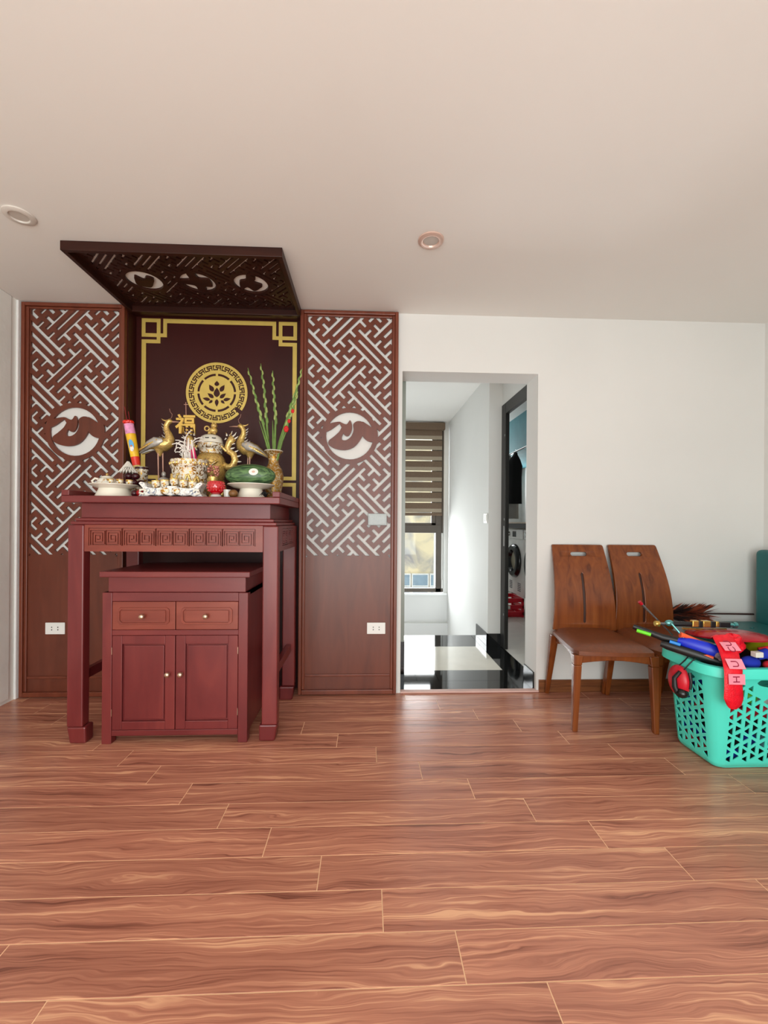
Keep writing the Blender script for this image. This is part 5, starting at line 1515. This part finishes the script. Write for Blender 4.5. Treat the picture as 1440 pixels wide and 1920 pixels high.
MB().lathe([(0.0, 0.0), (0.085, 0.0), (0.088, 0.012), (0.078, 0.024), (0.0, 0.026)], (0, 0, 0), 32).build('plinth', MAHOG, t, 50)

# candle holder and red glass cup
t = thing('candle_holder', 'ornate pink gilt candle holder right of the incense bowl', 'candle holder', (-0.846, -0.42, Z))
MB().lathe([(0.0, 0.0), (0.030, 0.0), (0.024, 0.016), (0.010, 0.04), (0.014, 0.07), (0.024, 0.09), (0.026, 0.12)], (0, 0, 0), 20).build('stem', GILT, t, 60)
b2 = MB(); rnd = random.Random(8)
for k in range(34):
    a = rnd.random() * 2 * pi; zz = 0.12 + 0.06 * rnd.random(); r_ = 0.026 * (1 - ((zz - 0.15) / 0.05) ** 2 * 0.5)
    b2.ball((r_ * cos(a), r_ * sin(a), zz), 0.0075, 8, 6)
b2.build('petal_cluster', plain('pink_gilt_beads', (196, 130, 110), 0.25, metal=0.4, var=0.4, scale=80), t, 60)
t = thing('candle_cup', 'red faceted glass candle cup at the front of the altar', 'candle cup', (-0.779, -0.565, Z))
MB().lathe([(0.0, 0.0), (0.028, 0.0), (0.026, 0.010), (0.018, 0.016)], (0, 0, 0), 24).build('glass_foot', CLEARG, t, 50)
MB().lathe([(0.018, 0.016), (0.034, 0.028), (0.043, 0.05), (0.041, 0.070), (0.036, 0.082), (0.032, 0.080), (0.034, 0.05), (0.0, 0.03)], (0, 0, 0), 32).build('cup_body', REDGL, t, 50)
b2 = MB()
for i in range(4):
    for k in range(16):
        a = 2 * pi * (k + 0.5 * (i % 2)) / 16; zz = 0.034 + 0.013 * i; r_ = (0.037, 0.0425, 0.0425, 0.039)[i]
        b2.ball((r_ * cos(a), r_ * sin(a), zz), 0.0046, 8, 6)
b2.build('studs', REDGL, t, 60)
# small glass and fruits under the melon dish
t = tag(MB().lathe([(0.0, 0.0), (0.016, 0.0), (0.019, 0.04), (0.017, 0.04), (0.014, 0.006), (0.0, 0.006)], (0, 0, 0), 20).build('shot_glass', CLEARG, smooth=50, loc=(-0.722, -0.565, Z)), 'small clear glass beside the red candle cup', 'glass')
tag(MB().ball((0, 0, 0), (0.024, 0.022, 0.020), 16, 10).build('brown_fruit', BROWNF, smooth=60, loc=(-0.688, -0.575, Z + 0.020)), 'brown fruit in front of the watermelon dish', 'fruit')
b2 = MB(); rnd = random.Random(6)
for k in range(9):
    a = rnd.random() * 2 * pi
    b2.sweep([(0, 0, 0.006), (0.016 * cos(a), 0.016 * sin(a), 0.014 + 0.02 * rnd.random()), (0.034 * cos(a), 0.034 * sin(a), 0.006 + 0.02 * rnd.random())], [0.003, (0.006, 0.002), 0.001], 6)
tag(b2.build('dried_leaf_bundle', BLACKC, loc=(-0.533, -0.54, Z)), 'dark dried leaf bundle right of the watermelon dish', 'leaves')

# watermelon with sticker
t = thing('watermelon', 'oblong dark green watermelon with a round white sticker', 'watermelon', (-0.641, -0.43, Z + 0.066 + 0.062))
MB().ball((0, 0, 0), (0.136, 0.066, 0.063), 40, 28).build('rind', WMEL, t, 60)
sk = MB().lathe([(0.0, 0.0), (0.024, 0.0)], (0, 0, 0), 28)
for p in sk.v:
    x, z = p.x + 0.032, p.y * 0.78 + 0.015
    yy = -0.066 * sqrt(max(0, 1 - (x / 0.136) ** 2 - (z / 0.063) ** 2)) - 0.0008
    p[:] = (x, yy, z)
sk = sk.build('sticker', STICKR, t)
s2 = MB().lathe([(0.0, 0.0), (0.009, 0.0)], (0, 0, 0), 20)
for p in s2.v:
    x, z = p.x + 0.032, p.y * 0.7 + 0.015
    yy = -0.066 * sqrt(max(0, 1 - (x / 0.136) ** 2 - (z / 0.063) ** 2)) - 0.0013
    p[:] = (x, yy, z)
s2.build('sticker_mark', plain('sticker_pink_mark', (206, 170, 150), 0.5), sk)

# vase with gladioli
t = thing('flower_vase', 'gilded floral vase at the right end of the altar', 'vase', (-0.566, -0.205, Z))
MB().lathe([(0.0, 0.0), (0.040, 0.0), (0.044, 0.01), (0.046, 0.05), (0.058, 0.12), (0.060, 0.15), (0.050, 0.19), (0.032, 0.222), (0.030, 0.245), (0.038, 0.28), (0.055, 0.302), (0.052, 0.302), (0.036, 0.28), (0.026, 0.245), (0.030, 0.2), (0.0, 0.18)], (0, 0, 0), 44).build('vase_body', VASEG, t, 50)
MB().lathe([(0.053, 0.299), (0.0565, 0.302), (0.053, 0.305), (0.050, 0.302)], (0, 0, 0), 44, 'z', False).build('vase_lip', PORC, t, 60)
G0 = Vector((-0.566, -0.205, Z + 0.24))
gl = [([(-0.010, 0.0, 0.0), (-0.030, 0.0, 0.10), (-0.075, 0.0, 0.26), (-0.115, 0.0, 0.40), (-0.157, 0.0, 0.56)], 'leftmost gladiolus stem leaning left with green buds', None),
      ([(-0.004, 0.01, 0.0), (-0.034, 0.01, 0.10), (-0.048, 0.01, 0.28), (-0.062, 0.01, 0.44), (-0.083, 0.01, 0.592)], 'tallest gladiolus stem with pale green buds', None),
      ([(0.006, -0.005, 0.0), (0.008, -0.005, 0.12), (0.012, -0.005, 0.26), (0.000, -0.005, 0.40), (-0.008, -0.005, 0.545)], 'straight gladiolus stem in the middle of the vase', None),
      ([(0.014, 0.0, 0.0), (0.036, 0.0, 0.12), (0.085, 0.0, 0.28), (0.135, 0.0, 0.44), (0.168, 0.0, 0.565)], 'rightmost gladiolus stem leaning right', None),
      ([(0.020, -0.012, 0.0), (0.045, -0.012, 0.12), (0.080, -0.012, 0.22), (0.115, -0.012, 0.32), (0.145, -0.012, 0.42)], 'gladiolus stem with opening red flowers', 1)]


def along(pts, u):
    u = u * (len(pts) - 1); i = min(int(u), len(pts) - 2); k = u - i
    return Vector(pts[i]).lerp(Vector(pts[i + 1]), k), (Vector(pts[i + 1]) - Vector(pts[i])).normalized()


for k, (pts, lab, red) in enumerate(gl):
    t = thing('gladiolus', lab, 'flower', G0, 0, 'gladiolus stems in the vase')
    MB().sweep(pts, [0.0075, 0.0075, 0.0065, 0.005, 0.002], 8).build('stem', GREEN, t, 60)
    n = 12
    for j in range(n):
        u = 0.42 + 0.56 * j / n; p, d = along(pts, u)
        sd = Vector((-d.z, 0, d.x)) * (1 if j % 2 else -1) * 0.0055
        s_ = 0.95 - 0.5 * j / n
        m_ = GREEN2 if j % 3 else GREEN
        
        b2 = MB().sweep([p + sd * 0.2, p + sd * 0.9 + d * 0.016 * s_, p + sd * 0.8 + d * 0.038 * s_, p + sd * 0.5 + d * 0.056 * s_], [(0.003, 0.003), (0.0085 * s_, 0.009 * s_), (0.007 * s_, 0.007 * s_), 0.001], 8)
        b2.build('bud' if m_ is not REDF else 'red_flower', m_, t, 60)
    if red:
        for u, r_ in ((0.43, 0.017), (0.55, 0.011), (0.70, 0.011)):
            p, d = along(pts, u)
            b2 = MB(); rnd = random.Random(int(u * 100))
            for q in range(6):
                a = q * pi / 3; b2.ball(tuple(p + Vector((0.008 + r_ * 0.4 * cos(a), -0.010, r_ * 0.5 * sin(a)))), (r_ * 0.55, r_ * 0.5, r_ * 0.7), 8, 6)
            b2.build('red_flower', REDF, t, 60)
    # sheath leaf
    p0, d0 = along(pts, 0.02); p1, d1 = along(pts, 0.25); p2, d2 = along(pts, 0.47)
    sd = Vector((0.010 if k > 2 else -0.010, -0.006, 0))
    MB().sweep([p0 + sd * 0.3, p1 + sd * 0.9, p2 + sd * 1.6], [(0.006, 0.010), (0.006, 0.009), (0.001, 0.001)], 8).build('leaf', GREEN, t, 60)
